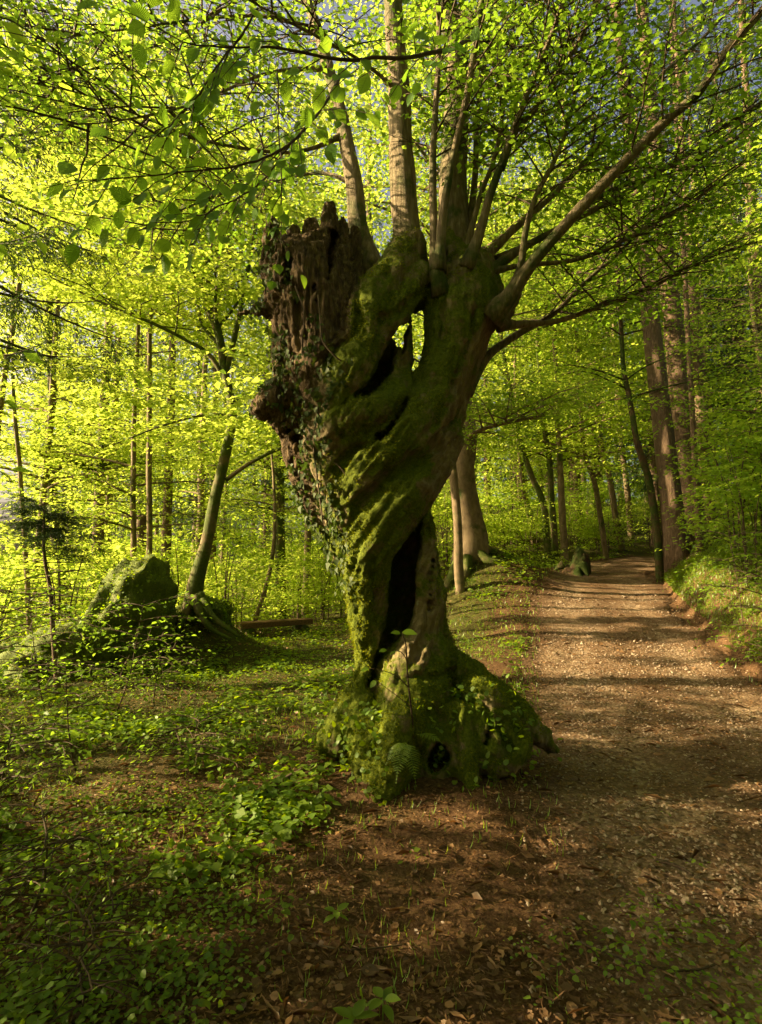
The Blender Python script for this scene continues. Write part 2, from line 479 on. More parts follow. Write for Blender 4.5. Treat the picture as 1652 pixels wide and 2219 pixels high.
def path_material():
    m, nt = mat_new('gravel_path'); t = NT(nt)
    tc = t.n('ShaderNodeTexCoord'); o = tc.outputs['Object']
    vor = t.n('ShaderNodeTexVoronoi'); vor.inputs['Scale'].default_value = 34; t.l(o, vor.inputs['Vector'])
    fine = t.noise(o, 40, 6, 0.7)
    litter = t.ramp(fine, [(0.28, (0.050, 0.028, 0.014)), (0.5, (0.13, 0.076, 0.040)), (0.75, (0.27, 0.175, 0.10))])
    floor = t.ramp(fine, [(0.28, (0.032, 0.018, 0.009)), (0.5, (0.095, 0.052, 0.025)), (0.75, (0.20, 0.120, 0.062))])
    litter = t.mix(t.math('MULTIPLY', t.attr('core'), 2.2, clamp=True), floor, litter)
    stone = t.ramp(vor.outputs['Color'], [(0.2, (0.13, 0.080, 0.045)), (0.8, (0.40, 0.29, 0.18))])
    big = t.noise(o, 2.0, 5, 0.7)
    mr = t.n('ShaderNodeMapRange'); t.l(big, mr.inputs[0]); mr.inputs[1].default_value = 0.42; mr.inputs[2].default_value = 0.60
    f = t.math('MULTIPLY', mr.outputs[0], t.attr('core'))
    col = t.mix(t.math('MULTIPLY', f, 0.8), litter, stone)
    p = t.n('ShaderNodeBsdfPrincipled'); p.inputs['Roughness'].default_value = 0.93; p.inputs['Specular IOR Level'].default_value = 0.15
    t.l(col, p.inputs['Base Color'])
    hh = t.math('SUBTRACT', fine, t.math('MULTIPLY', vor.outputs['Distance'], 0.8))
    t.l(t.bump(hh, 0.9, 0.025), p.inputs['Normal'])
    out = t.n('ShaderNodeOutputMaterial'); t.l(p.outputs[0], out.inputs[0])
    return m
M['ground'] = ground_material()
M['path'] = path_material()

def hero_material():
    m, nt = mat_new('old_trunk'); t = NT(nt)
    tc = t.n('ShaderNodeTexCoord'); o = tc.outputs['Object']
    flow = t.attr('flow', 'Vector')           # grain coordinates that follow the twist
    grain = t.noise(flow, 20, 6, 0.6, 0.5)
    fine = t.noise(o, 55, 6, 0.65)
    bark = t.ramp(grain, [(0.25, (0.080, 0.060, 0.030)), (0.5, (0.20, 0.155, 0.082)), (0.78, (0.38, 0.31, 0.19))])
    lich = t.noise(o, 16, 3, 0.5)
    lf = t.n('ShaderNodeMapRange'); t.l(lich, lf.inputs[0]); lf.inputs[1].default_value = 0.69; lf.inputs[2].default_value = 0.73
    bark = t.mix(t.math('MULTIPLY', lf.outputs[0], 0.75), bark, (0.34, 0.35, 0.22))
    dgrain = t.noise(t.mapping(flow, (1.6, 1.6, 0.8)), 22, 7, 0.7, 0.8)
    dead = t.ramp(dgrain, [(0.28, (0.022, 0.015, 0.009)), (0.46, (0.074, 0.050, 0.027)), (0.6, (0.155, 0.108, 0.058)), (0.8, (0.37, 0.295, 0.19))])
    mossc = t.ramp(fine, [(0.25, (0.034, 0.054, 0.006)), (0.55, (0.100, 0.130, 0.012)), (0.8, (0.200, 0.205, 0.024))])
    mm = t.noise(o, 4.2, 6, 0.68)
    mf = t.math('ADD', t.attr('moss'), t.math('MULTIPLY', t.math('SUBTRACT', mm, 0.5), 2.2))
    mr = t.n('ShaderNodeMapRange'); t.l(mf, mr.inputs[0]); mr.inputs[1].default_value = 0.36; mr.inputs[2].default_value = 0.62
    col = t.mix(t.attr('dead'), bark, dead)
    col = t.mix(mr.outputs[0], col, mossc)
    p = t.n('ShaderNodeBsdfPrincipled'); p.inputs['Roughness'].default_value = 0.9; p.inputs['Specular IOR Level'].default_value = 0.15
    t.l(col, p.inputs['Base Color'])
    rid = t.n('ShaderNodeTexNoise', noise_type='RIDGED_MULTIFRACTAL'); t.l(t.mapping(flow, (1, 1, 1.6)), rid.inputs['Vector'])
    rid.inputs['Scale'].default_value = 13; rid.inputs['Detail'].default_value = 5; rid.inputs['Roughness'].default_value = 0.6; rid.inputs['Distortion'].default_value = 0.6
    inv = t.math('SUBTRACT', 1.0, rid.outputs['Fac'])
    nb = t.bump(inv, 0.55, 0.03)
    nb = t.bump(grain, 0.7, 0.018, nb)
    nb = t.bump(fine, 1.0, 0.02, nb)
    t.l(nb, p.inputs['Normal'])
    out = t.n('ShaderNodeOutputMaterial'); t.l(p.outputs[0], out.inputs[0])
    return m
M['hero'] = hero_material()
# ------------------------------------------------------------------ terrain
def sstep(a, b, x):
    t = np.clip((x - a) / (b - a), 0, 1)
    return t * t * (3 - 2 * t)

def path_c(y):
    return np.interp(y, [-8, 0, 2, 4, 6, 8, 10, 12, 14, 16, 18, 20, 22, 24, 30, 80], [1.2, 1.9, 2.2, 2.6, 3.0, 3.5, 4.1, 4.65, 5.4, 6.35, 7.9, 10.6, 14.6, 19.5, 35, 160])
_py = np.array([-400, -8, 5, 6.5, 8, 10, 12, 14, 18, 24, 30, 60, 120, 500.]); _pz = np.array([0, 0, 0, 0.03, .13, .42, .80, 1.15, 1.75, 2.35, 2.9, 5.0, 8, 10.])
_yy = np.linspace(-400, 500, 4000)
_zz = np.interp(_yy, _py, _pz)
_ker = np.hanning(9); _ker /= _ker.sum()
_zz = np.convolve(np.pad(_zz, 4, mode='edge'), _ker, 'valid')
def path_z(y):
    return np.interp(y, _yy, _zz)
HALF = 1.5
def path_half(y):
    return np.interp(y, [0, 6, 12, 18, 30], [1.75, 1.6, 1.55, 1.4, 1.3])

def h(x, y):
    x = np.asarray(x, float); y = np.asarray(y, float)
    shp = np.broadcast(x, y).shape
    x = np.broadcast_to(x, shp).ravel(); y = np.broadcast_to(y, shp).ravel()
    c = path_c(y); pz = path_z(y); d = x - c; hw = path_half(y)
    r = np.maximum(d - hw, 0)
    bank = (1.0 * (1 - np.exp(-r / 0.75)) + 0.22 * r) * sstep(3.0, 7.5, y)
    bank = np.where(r > 14, bank + 0.12 * (r - 14), bank)
    bank = np.minimum(bank, 22)
    l = np.maximum(-d - hw, 0)
    wl = 1 - sstep(0.0, 4.6, l)
    wl = np.where(y > 20, np.maximum(wl, 0.5 * sstep(20, 45, y)), wl)
    wl = np.maximum(wl, sstep(15.5, 20, y) * sstep(-2.5, 3.0, x) * 0.95)
    base = np.where(x < -3.5, -0.06 * (-x - 3.5) * sstep(0, 8, y) , 0.0)
    base = np.maximum(base, -3.0)
    z = base * (1 - wl) + pz * wl + bank
    z += np.where(d < 0, sstep(0, 3, l) * np.clip(y - 18, 0, 30) * 0.10 * sstep(-4, 3, x), 0)
    z += 0.95 * np.exp(-(((x - 2.35) / 1.5) ** 2 + ((y - 14.9) / 2.0) ** 2))
    z += 0.16 * np.exp(-(((x - 0.25) / 0.9) ** 2 + ((y - 4.55) / 0.8) ** 2))
    z += 0.75 * np.exp(-(((x + 3.15) / 0.85) ** 2 + ((y - 10.2) / 0.9) ** 2))
    P = np.stack([x, y, np.zeros_like(x)], 1)
    onp = sstep(0.85, 1.15, np.abs(d) / hw)
    z += (0.07 * fbm(P * 0.7, 3) + 0.035 * fbm(P * 2.7 + 5, 3)) * (0.25 + 0.75 * onp)
    z += 0.012 * fbm(P * 9.0 + 9, 2)
    return z.reshape(shp)

def gz(x, y):
    """surface of ground or track"""
    u = np.abs(x - path_c(y)) / path_half(y)
    return h(x, y) - 0.018 * np.exp(-((u - 0.45) / 0.14) ** 2)

def hs(x, y):
    return float(h(np.array([x]), np.array([y]))[0])

def axis(lo, a, b, hi, step, grow=1.13):
    mid = list(np.arange(a, b + 1e-6, step))
    s = step; v = b; up = []
    while v < hi: s *= grow; v += s; up.append(v)
    s = step; v = a; dn = []
    while v > lo: s *= grow; v -= s; dn.append(v)
    return np.array(dn[::-1] + mid + up)

def build_ground():
    gx = axis(-420, -6.0, 8.0, 420, 0.10)
    gy = axis(-60, 0.8, 14.5, 480, 0.10)
    X, Y = np.meshgrid(gx, gy)
    Z = h(X, Y)
    c = path_c(Y); d = np.abs(X - c) / path_half(Y)
    Z = Z - 0.03 * (d < 1.0)
    V = np.stack([X, Y, Z], -1).reshape(-1, 3)
    ny, nx = X.shape
    i = np.arange(ny - 1)[:, None] * nx; j = np.arange(nx - 1)[None]
    F = np.stack([i + j, i + j + 1, i + nx + j + 1, i + nx + j], -1).reshape(-1, 4)
    green = np.clip(sstep(1.0, 1.7, d) * (0.35 + 0.65 * sstep(2.0, 7.0, Y)) + 0.3 * sstep(-0.5, -3, X), 0, 1)
    me = make_mesh('ground', V, [F], True, {'green': green.ravel()})
    o = obj('ground', me, M['ground']); tag(o, 'leaf strewn woodland floor with green patches', None, None, 'structure')
    # the track, a ragged-edged sheet just above the ground
    py = axis(-6, 0.6, 15, 26, 0.075, 1.05)
    u = np.linspace(-1, 1, 46)
    U, PY = np.meshgrid(u, py)
    edge = 1 + 0.16 * fbm(np.stack([np.sign(U).ravel() * 5, PY.ravel() * 1.6, np.zeros(PY.size)], 1), 4).reshape(PY.shape) * 2
    PX = path_c(PY) + U * path_half(PY) * edge
    PZ = h(PX, PY)
    PZ = PZ - 0.07 * sstep(0.86, 1.0, np.abs(U)) - 0.018 * np.exp(-((np.abs(U) - 0.45) / 0.14) ** 2)
    V = np.stack([PX, PY, PZ], -1).reshape(-1, 3)
    ny, nx = U.shape
    i = np.arange(ny - 1)[:, None] * nx; j = np.arange(nx - 1)[None]
    F = np.stack([i + j, i + j + 1, i + nx + j + 1, i + nx + j], -1).reshape(-1, 4)
    me = make_mesh('path', V, [F], True, {'core': (0.25 * (1 - sstep(0.6, 0.95, np.abs(U))) + 0.85 * np.exp(-((np.abs(U) - 0.45) / 0.24) ** 2)).ravel()})
    o = obj('path', me, M['path']); tag(o, 'gravel forest track strewn with brown leaves', None, None, 'structure')
build_ground()
# ------------------------------------------------------------------ the old twisted pollard
def project(V):
    """photograph pixel of world points (used only to lay out moss, rot and ivy while modelling)"""
    d = V - np.array([0, 0, CAM_H])
    f = d[:, 1] * math.cos(TILT) + d[:, 2] * math.sin(TILT)
    u = -d[:, 1] * math.sin(TILT) + d[:, 2] * math.cos(TILT)
    return 826 + FPX * d[:, 0] / f, 1109.5 - FPX * u / f

VOX = 0.0150
class Field:
    def __init__(self, lo, hi):
        self.lo = np.array(lo); self.n = np.ceil((np.array(hi) - self.lo) / VOX).astype(int) + 1
        self.D = np.full(self.n, 0.3, np.float32)
        self.ax = [(self.lo[i] + VOX * np.arange(self.n[i])).astype(np.float32) for i in range(3)]
    def _box(self, a, b, m):
        lo = np.minimum(a, b) - m; hi = np.maximum(a, b) + m
        i0 = np.clip(np.floor((lo - self.lo) / VOX).astype(int), 0, self.n); i1 = np.clip(np.ceil((hi - self.lo) / VOX).astype(int) + 1, 0, self.n)
        return i0, i1
    def _cap(self, a, b, ra, rb, i0, i1):
        X = self.ax[0][i0[0]:i1[0], None, None]; Y = self.ax[1][None, i0[1]:i1[1], None]; Z = self.ax[2][None, None, i0[2]:i1[2]]
        ba = b - a; L = float((ba * ba).sum())
        if L < 1e-10: t = np.float32(0)
        else: t = np.clip(((X - a[0]) * ba[0] + (Y - a[1]) * ba[1] + (Z - a[2]) * ba[2]) / L, 0, 1)
        return np.sqrt((X - a[0] - t * ba[0]) ** 2 + (Y - a[1] - t * ba[1]) ** 2 + (Z - a[2] - t * ba[2]) ** 2) - (ra + t * (rb - ra))
    def add(self, a, b, ra, rb, k=0.04):
        i0, i1 = self._box(a, b, max(ra, rb) + 0.16)
        if np.any(i1 <= i0): return
        s = tuple(slice(p, q) for p, q in zip(i0, i1))
        c = self._cap(a, b, ra, rb, i0, i1); A = self.D[s]
        hh = np.maximum(k - np.abs(A - c), 0) / k
        self.D[s] = np.minimum(A, c) - hh * hh * k * 0.25
    def cut(self, a, b, ra, rb, k=0.025):
        i0, i1 = self._box(a, b, max(ra, rb) + 0.12)
        if np.any(i1 <= i0): return
        s = tuple(slice(p, q) for p, q in zip(i0, i1))
        c = -self._cap(a, b, ra, rb, i0, i1); A = self.D[s]
        hh = np.maximum(k - np.abs(A - c), 0) / k
        self.D[s] = np.maximum(A, c) + hh * hh * k * 0.25
    def strand(self, pts, k=0.04, cut=False):
        P = np.array([W(p[0], p[1], p[2]) for p in pts]); R = np.array([p[3] * p[2] / FPX for p in pts])
        if len(P) == 1: P = np.vstack([P, P + [0, 0, 0.001]]); R = np.repeat(R, 2)
        L = np.linalg.norm(np.diff(P, axis=0), axis=1).sum()
        Q, r = resample(P, R, max(2, int(L / 0.07) + 1))
        for i in range(len(Q) - 1):
            (self.cut if cut else self.add)(Q[i], Q[i + 1], r[i], r[i + 1], k)
    def slot(self, pts, y0, y1, k=0.02, y1w=1.0):
        P = []
        for i, p in enumerate(pts): P.append((p[0], p[1], p[2]))
        P = np.array(P, float)
        n = max(2, int(np.linalg.norm(np.diff(P[:, :2], axis=0), axis=1).sum() / 12))
        Q, r = resample(np.c_[P[:, :2], np.zeros(len(P))], P[:, 2], n)
        for q, w in zip(Q, r):
            self.cut(W(q[0], q[1], y0), W(q[0], q[1], y1), w * y0 / FPX, w * y1 / FPX * y1w, k)
    def mesh(self):
        D = self.D; S = D < 0
        nx, ny, nz = D.shape
        cnt = np.zeros((nx - 1, ny - 1, nz - 1), np.uint8)
        for dx in (0, 1):
            for dy in (0, 1):
                for dz in (0, 1):
                    cnt += S[dx:nx - 1 + dx, dy:ny - 1 + dy, dz:nz - 1 + dz]
        act = (cnt > 0) & (cnt < 8)
        I, J, K = np.nonzero(act)
        idx = np.full(act.shape, -1, np.int32); idx[I, J, K] = np.arange(len(I))
        pos = np.zeros((len(I), 3)); num = np.zeros(len(I))
        corners = [(0, 0, 0), (1, 0, 0), (0, 1, 0), (1, 1, 0), (0, 0, 1), (1, 0, 1), (0, 1, 1), (1, 1, 1)]
        val = [D[I + c[0], J + c[1], K + c[2]] for c in corners]
        for a in range(8):
            for b in range(a + 1, 8):
                if sum(abs(corners[a][q] - corners[b][q]) for q in range(3)) != 1: continue
                va, vb = val[a], val[b]
                m = (va < 0) != (vb < 0)
                t = np.where(m, va / np.where(m, va - vb, 1), 0)
                for q in range(3):
                    pos[:, q] += np.where(m, corners[a][q] + t * (corners[b][q] - corners[a][q]), 0)
                num += m
        pos = pos / num[:, None] + np.stack([I, J, K], 1)
        V = self.lo + pos * VOX
        F = []
        for ax_ in range(3):
            s0 = [slice(1, -1)] * 3; s1 = [slice(1, -1)] * 3
            s0[ax_] = slice(0, -1); s1[ax_] = slice(1, None)
            e = S[tuple(s0)] != S[tuple(s1)]
            base = S[tuple(s0)][e]
            c = list(np.nonzero(e)); o = [1, 1, 1]; o[ax_] = 0
            c = [c[q] + o[q] for q in range(3)]
            u, v = [(1, 2), (2, 0), (0, 1)][ax_]
            def cell(du, dv):
                cc = [x.copy() for x in c]; cc[u] -= du; cc[v] -= dv
                return idx[cc[0], cc[1], cc[2]]
            q = np.stack([cell(1, 1), cell(0, 1), cell(0, 0), cell(1, 0)], 1)
            q[~base] = q[~base][:, ::-1]
            F.append(q)
        F = np.vstack(F)
        F = F[(F >= 0).all(1)]
        return V, F

def vnormals(V, F):
    a = V[F[:, 2]] - V[F[:, 0]]; b = V[F[:, 3]] - V[F[:, 1]]
    n = np.cross(a, b)
    N = np.zeros_like(V)
    for k in range(4):
        for q in range(3):
            N[:, q] += np.bincount(F[:, k], weights=n[:, q], minlength=len(V))
    return nrm(N)

def build_hero_trunk():
    f = Field((-1.25, 3.55, -0.12), (1.6, 5.75, 4.75))
    A = f.strand
    # core
    A([(880, 1540, 4.75, 85), (862, 1400, 4.8, 74), (850, 1250, 4.82, 80), (838, 1150, 4.82, 80), (815, 1060, 4.82, 100), (795, 980, 4.85, 125), (765, 880, 4.88, 138), (735, 780, 4.88, 126), (700, 680, 4.85, 108), (676, 590, 4.82, 92)], 0.06)
    # rotten broken crown on the left
    A([(672, 640, 4.8, 98), (668, 600, 4.8, 84)], 0.05)
    A([(708, 570, 4.75, 42), (707, 480, 4.75, 24), (704, 426, 4.75, 9)], 0.03)
    A([(690, 520, 4.7, 20), (682, 470, 4.7, 8), (680, 455, 4.7, 5)], 0.02)
    A([(596, 590, 4.75, 30), (590, 520, 4.75, 18), (586, 474, 4.75, 9)], 0.03)
    A([(738, 570, 4.75, 30), (740, 510, 4.75, 16), (742, 472, 4.75, 5)], 0.02)
    A([(764, 610, 4.75, 22), (768, 540, 4.75, 15), (772, 498, 4.75, 9)], 0.02)
    A([(640, 580, 4.95, 34), (636, 520, 4.95, 18), (640, 490, 4.95, 7)], 0.03)
    A([(615, 590, 4.6, 24), (612, 545, 4.58, 12), (610, 520, 4.58, 6)], 0.02)
    A([(660, 590, 4.95, 30), (672, 520, 4.95, 22), (676, 470, 4.95, 8)], 0.03)
    A([(752, 560, 4.65, 16), (756, 525, 4.65, 9), (758, 505, 4.65, 4)], 0.02)
    A([(720, 560, 4.62, 18), (724, 520, 4.62, 10), (720, 480, 4.64, 5)], 0.02)
    A([(596, 670, 4.75, 30), (572, 672, 4.75, 11), (545, 676, 4.75, 5), (520, 680, 4.75, 3.5)], 0.03)
    A([(622, 720, 4.8, 34), (630, 800, 4.8, 30), (650, 880, 4.8, 42)], 0.04)
    # the knob on the left flank
    A([(680, 850, 4.75, 50), (615, 862, 4.7, 38), (585, 876, 4.68, 30), (568, 885, 4.67, 20)], 0.05)
    A([(600, 885, 4.7, 26), (640, 930, 4.75, 34)], 0.04)
    # left flank below
    A([(660, 915, 4.8, 46), (668, 990, 4.8, 44), (692, 1060, 4.8, 44), (727, 1122, 4.75, 42), (758, 1182, 4.7, 40), (782, 1245, 4.68, 36)], 0.04)
    A([(700, 960, 4.55, 40), (730, 1040, 4.5, 40), (762, 1110, 4.48, 36), (790, 1180, 4.47, 32)], 0.04)
    # centre strand from the middle limb down
    A([(885, 535, 4.72, 38), (870, 580, 4.68, 46), (835, 622, 4.6, 50), (802, 672, 4.5, 45), (788, 740, 4.45, 46), (765, 815, 4.43, 48), (732, 885, 4.5, 44)], 0.03)
    A([(908, 600, 4.62, 32), (876, 652, 4.5, 30), (846, 705, 4.44, 25), (832, 742, 4.44, 14)], 0.02)
    A([(912, 640, 4.7, 24), (905, 668, 4.72, 16)], 0.03)
    A([(884, 690, 4.66, 10), (886, 760, 4.66, 12), (887, 815, 4.62, 24)], 0.03)
    A([(888, 822, 4.6, 26), (852, 868, 4.48, 36), (797, 897, 4.40, 38), (742, 918, 4.42, 40), (700, 965, 4.5, 36)], 0.025)
    # right arm
    A([(1010, 600, 4.78, 62), (996, 680, 4.72, 75), (972, 770, 4.68, 57), (948, 850, 4.62, 52), (905, 922, 4.50, 56), (852, 975, 4.42, 52), (800, 1022, 4.42, 48), (762, 1080, 4.46, 42)], 0.025)
    A([(955, 600, 4.7, 28), (945, 680, 4.66, 26), (950, 760, 4.64, 30)], 0.03)
    A([(1040, 585, 4.8, 38), (1048, 640, 4.82, 38), (1042, 690, 4.82, 38)], 0.04)
    A([(988, 560, 4.85, 45), (986, 520, 4.88, 32)], 0.05)
    A([(960, 590, 4.62, 24), (947, 570, 4.62, 15), (944, 520, 4.62, 10)], 0.03)
    A([(1052, 640, 4.86, 36), (1026, 740, 4.85, 32), (990, 830, 4.84, 34), (968, 905, 4.8, 36), (948, 975, 4.74, 36), (922, 1040, 4.66, 38), (886, 1090, 4.56, 40)], 0.03)
    A([(1085, 690, 4.8, 22), (1100, 668, 4.8, 15), (1115, 640, 4.8, 12)], 0.04)
    # strand that sweeps under it and down the left of the hollow
    A([(962, 950, 4.68, 40), (922, 1028, 4.56, 46), (868, 1085, 4.45, 54), (826, 1150, 4.42, 52), (800, 1222, 4.43, 46), (790, 1300, 4.47, 38), (795, 1360, 4.46, 30), (806, 1398, 4.45, 18)], 0.022)
    A([(845, 1180, 4.42, 30), (828, 1250, 4.43, 22), (822, 1320, 4.46, 18)], 0.03)
    A([(775, 1265, 4.62, 26), (786, 1340, 4.62, 30), (797, 1400, 4.6, 26), (790, 1450, 4.58, 18), (772, 1515, 4.52, 26)], 0.03)
    # right of the hollow
    A([(898, 1085, 4.6, 22), (917, 1150, 4.58, 22), (922, 1230, 4.54, 24), (926, 1300, 4.52, 32), (912, 1360, 4.5, 34), (888, 1412, 4.44, 32), (856, 1470, 4.38, 25)], 0.022)
    A([(925, 1130, 4.68, 18), (932, 1200, 4.66, 20), (942, 1290, 4.66, 20), (952, 1380, 4.64, 23), (980, 1448, 4.6, 34), (1035, 1500, 4.55, 38)], 0.025)
    A([(900, 1400, 4.5, 52), (905, 1450, 4.46, 58), (900, 1520, 4.4, 80)], 0.03)
    A([(935, 1330, 4.5, 20), (917, 1410, 4.44, 20), (885, 1470, 4.36, 22), (845, 1505, 4.32, 18)], 0.02)
    A([(950, 1400, 4.5, 24), (948, 1450, 4.4, 22), (908, 1492, 4.32, 22)], 0.02)
    # root plate
    A([(930, 1612, 4.42, 105)], 0.06)
    A([(880, 1635, 4.28, 78), (1005, 1622, 4.32, 80)], 0.05)
    A([(815, 1590, 4.35, 55), (815, 1650, 4.15, 50), (835, 1695, 4.02, 38)], 0.035)
    A([(770, 1560, 4.5, 50), (735, 1600, 4.45, 40)], 0.05)
    A([(975, 1440, 4.6, 34), (1045, 1492, 4.5, 34), (1112, 1545, 4.45, 32), (1165, 1590, 4.4, 22), (1205, 1625, 4.38, 9)], 0.03)
    A([(1035, 1505, 4.32, 38), (1098, 1580, 4.2, 32), (1128, 1625, 4.14, 25), (1098, 1652, 4.08, 20), (1065, 1655, 4.05, 14)], 0.025)
    A([(990, 1560, 4.2, 40), (1008, 1640, 4.05, 27), (1022, 1708, 3.94, 18)], 0.025)
    A([(880, 1560, 4.1, 44), (852, 1660, 3.98, 38), (828, 1725, 3.9, 26)], 0.03)
    A([(785, 1530, 4.48, 34), (735, 1570, 4.45, 26), (700, 1615, 4.4, 16)], 0.03)
    A([(1050, 1560, 4.2, 34), (1062, 1630, 4.1, 26), (1075, 1690, 4.0, 12)], 0.05)
    # hollows
    f.slot([(882, 703, 8), (860, 730, 13), (842, 765, 17), (826, 810, 18), (800, 845, 15), (775, 856, 8)], 4.1, 4.85)
    f.slot([(880, 866, 4), (863, 905, 7), (841, 934, 9), (824, 947, 12)], 4.1, 4.72)
    f.slot([(914, 1118, 4), (904, 1150, 11), (890, 1185, 20), (876, 1225, 30), (872, 1275, 34), (870, 1315, 31), (862, 1350, 23), (846, 1380, 16), (829, 1405, 12), (816, 1440, 9), (804, 1482, 8)], 4.0, 4.9)
    f.strand([(868, 1200, 4.85, 40), (866, 1280, 4.82, 58), (862, 1370, 4.76, 55)], 0.03, cut=True)
    f.strand([(820, 800, 4.85, 40), (790, 850, 4.85, 30)], 0.03, cut=True)
    f.slot([(906, 690, 11), (909, 735, 15), (903, 780, 12), (895, 812, 5)], 3.8, 5.7)
    f.strand([(650, 430, 4.75, 52), (660, 510, 4.72, 46), (682, 600, 4.64, 36)], 0.03, cut=True)
    f.slot([(721, 510, 11), (716, 560, 10), (712, 605, 7)], 4.2, 4.75)
    f.slot([(684, 625, 8), (690, 655, 6)], 4.2, 4.7)
    f.slot([(628, 560, 12), (622, 610, 9)], 4.2, 4.65)
    f.slot([(938, 1215, 4), (933, 1260, 5), (930, 1320, 4)], 4.2, 4.62)
    f.slot([(612, 915, 6), (640, 950, 10)], 4.2, 4.72)
    f.slot([(955, 1635, 24), (945, 1652, 22)], 3.7, 4.25)
    f.slot([(1062, 1575, 7), (1050, 1610, 8)], 3.7, 4.12)
    # furrows between the strands, cut along the surface
    def surf(px, py):
        Ys = np.linspace(3.6, 5.6, 500)
        Q = np.array([W(px, py, y) for y in Ys])
        I = np.round((Q - f.lo) / VOX).astype(int)
        ok = ((I >= 0) & (I < f.n)).all(1)
        d = np.where(ok, f.D[tuple(np.clip(I, 0, f.n - 1).T)], 1.0)
        j = np.nonzero(d < 0)[0]
        return Q[j[0]] if len(j) else None
    def furrow(pts, r):
        Q, _ = resample(np.array([(p[0], p[1], 0) for p in pts], float), np.ones(len(pts)), max(3, int(sum(math.hypot(pts[i + 1][0] - pts[i][0], pts[i + 1][1] - pts[i][1]) for i in range(len(pts) - 1)) / 9)))
        S = [surf(q[0] + 3 * math.sin(i * .8), q[1]) for i, q in enumerate(Q)]
        n = len(S)
        for i in range(n - 1):
            if S[i] is None or S[i + 1] is None or np.linalg.norm(S[i] - S[i + 1]) > .18: continue
            w = r * (0.45 + 0.55 * math.sin(math.pi * (i + .5) / n)) 
            f.cut(S[i], S[i + 1], w, w, 0.02)
    for pts, r in [
        ([(925, 618), (873, 669), (828, 688), (814, 735)], .035),
        ([(880, 864), (861, 911), (821, 952), (765, 976), (724, 1015)], .035),
        ([(985, 905), (945, 950), (898, 989), (850, 1022), (806, 1062), (777, 1095), (745, 1160)], .042),
        ([(776, 598), (774, 650), (773, 710), (726, 757), (705, 800)], .040),
        ([(827, 1119), (790, 1160), (768, 1200), (764, 1250)], .032),
        ([(949, 1205), (953, 1284), (937, 1330), (921, 1386), (890, 1433), (860, 1480)], .036),
        ([(868, 1470), (910, 1466), (945, 1467), (985, 1452)], .030),
        ([(750, 864), (729, 904), (740, 945)], .025),
        ([(935, 1380), (945, 1425), (920, 1455)], .024),
        ([(1010, 760), (985, 830), (955, 900), (925, 940)], .026),
        ([(1040, 640), (1030, 700), (1000, 780)], .022),
        ([(880, 1030), (850, 1075), (830, 1110)], .022),
        ([(800, 1200), (812, 1270), (806, 1340)], .024),
        ([(775, 1230), (770, 1300), (785, 1370)], .022),
        ([(700, 1020), (730, 1090), (752, 1140)], .024),
        ([(965, 620), (958, 700), (965, 760)], .022),
        ([(760, 1000), (800, 985), (845, 960)], .018),
        ([(905, 1120), (935, 1160), (948, 1190)], .020),
        ([(1030, 1510), (1070, 1560), (1095, 1620)], .030),
        ([(990, 1530), (980, 1580), (990, 1640)], .030),
        ([(920, 1540), (905, 1600), (915, 1680)], .030),
        ([(1085, 1530), (1130, 1580), (1150, 1620)], .025),
        ([(640, 620), (650, 690), (665, 760)], .030), ([(600, 640), (610, 720), (625, 780)], .028), ([(735, 640), (735, 700), (715, 740)], .022), ([(640, 830), (655, 900), (650, 960)], .025), ([(625, 960), (640, 1020), (670, 1070)], .022)]:
        furrow(pts, r)
    V, F = f.mesh()
    N = vnormals(V, F)
    px, py = project(V)
    xb = np.interp(py, [420, 600, 720, 800, 900, 1000, 1100, 1180], [795, 782, 752, 690, 668, 668, 690, 700])
    dead = sstep(xb + 14, xb - 22, px) * sstep(1200, 1120, py)
    spr = fbm(V * 3.0 + 3, 3)
    xr = np.interp(py, [600, 700, 800, 900, 1000, 1060, 1110], [1090, 1045, 995, 965, 935, 915, 900])
    rimr = sstep(xr - 20, xr + 12, px) * sstep(1120, 1060, py)
    # grain coordinates: sheared with height so that the fibres follow the twist
    z = V[:, 2]
    zz = np.array([-1, .3, .9, 1.4, 2.0, 2.6, 3.1, 3.6, 6]); sl = np.array([0.0, 0.1, 0.15, 0.55, 0.85, 0.75, 0.35, 0.05, 0.0])
    zg = np.linspace(-1, 6, 400); sh = np.concatenate([[0], np.cumsum(np.interp(zg[1:], zz, sl) * np.diff(zg))])
    flow = np.stack([V[:, 0] - np.interp(z, zg, sh) * (1 - dead), V[:, 1], z * 0.16], 1)
    # relief
    ridge = 1 - np.abs(fbm(flow * 16, 4)) * 2
    big = fbm(V * 6.0, 3)
    lump = fbm(V * 27.0, 3)
    fl2 = flow * np.array([1, 1, 0.55])
    rot = (1 - np.abs(fbm(fl2 * 22, 5, 0.6)) * 2.4) + 0.28 * fbm(V * 13, 4)
    ridge2 = 1 - np.abs(fbm(flow * 8 + 3, 3)) * 2.2
    disp = 0.022 * big + 0.022 * ridge + 0.016 * ridge2 + 0.014 * lump
    disp = disp * (1 - dead) + dead * (0.040 * rot + 0.03 * big)
    disp = disp - disp.mean()
    V = V + N * disp[:, None]
    N2 = vnormals(V, F)
    moss = 0.72 + 0.25 * N2[:, 2] - 0.10 * dead * 3
    moss = np.where(py > 1480, 0.55 + 0.28 * N2[:, 2] + 0.5 * spr, moss)
    moss -= (0.42 - 0.5 * spr) * dead + 0.40 * rimr
    moss -= 0.30 * sstep(650, 560, py)
    # bare wood on the rim and right of the hollow
    moss -= 0.30 * np.exp(-((px - 915) / 45) ** 2) * sstep(1120, 1200, py) * sstep(1480, 1380, py)
    moss -= 0.35 * np.exp(-((px - 862) / 30) ** 2 - ((py - 760) / 70) ** 2)
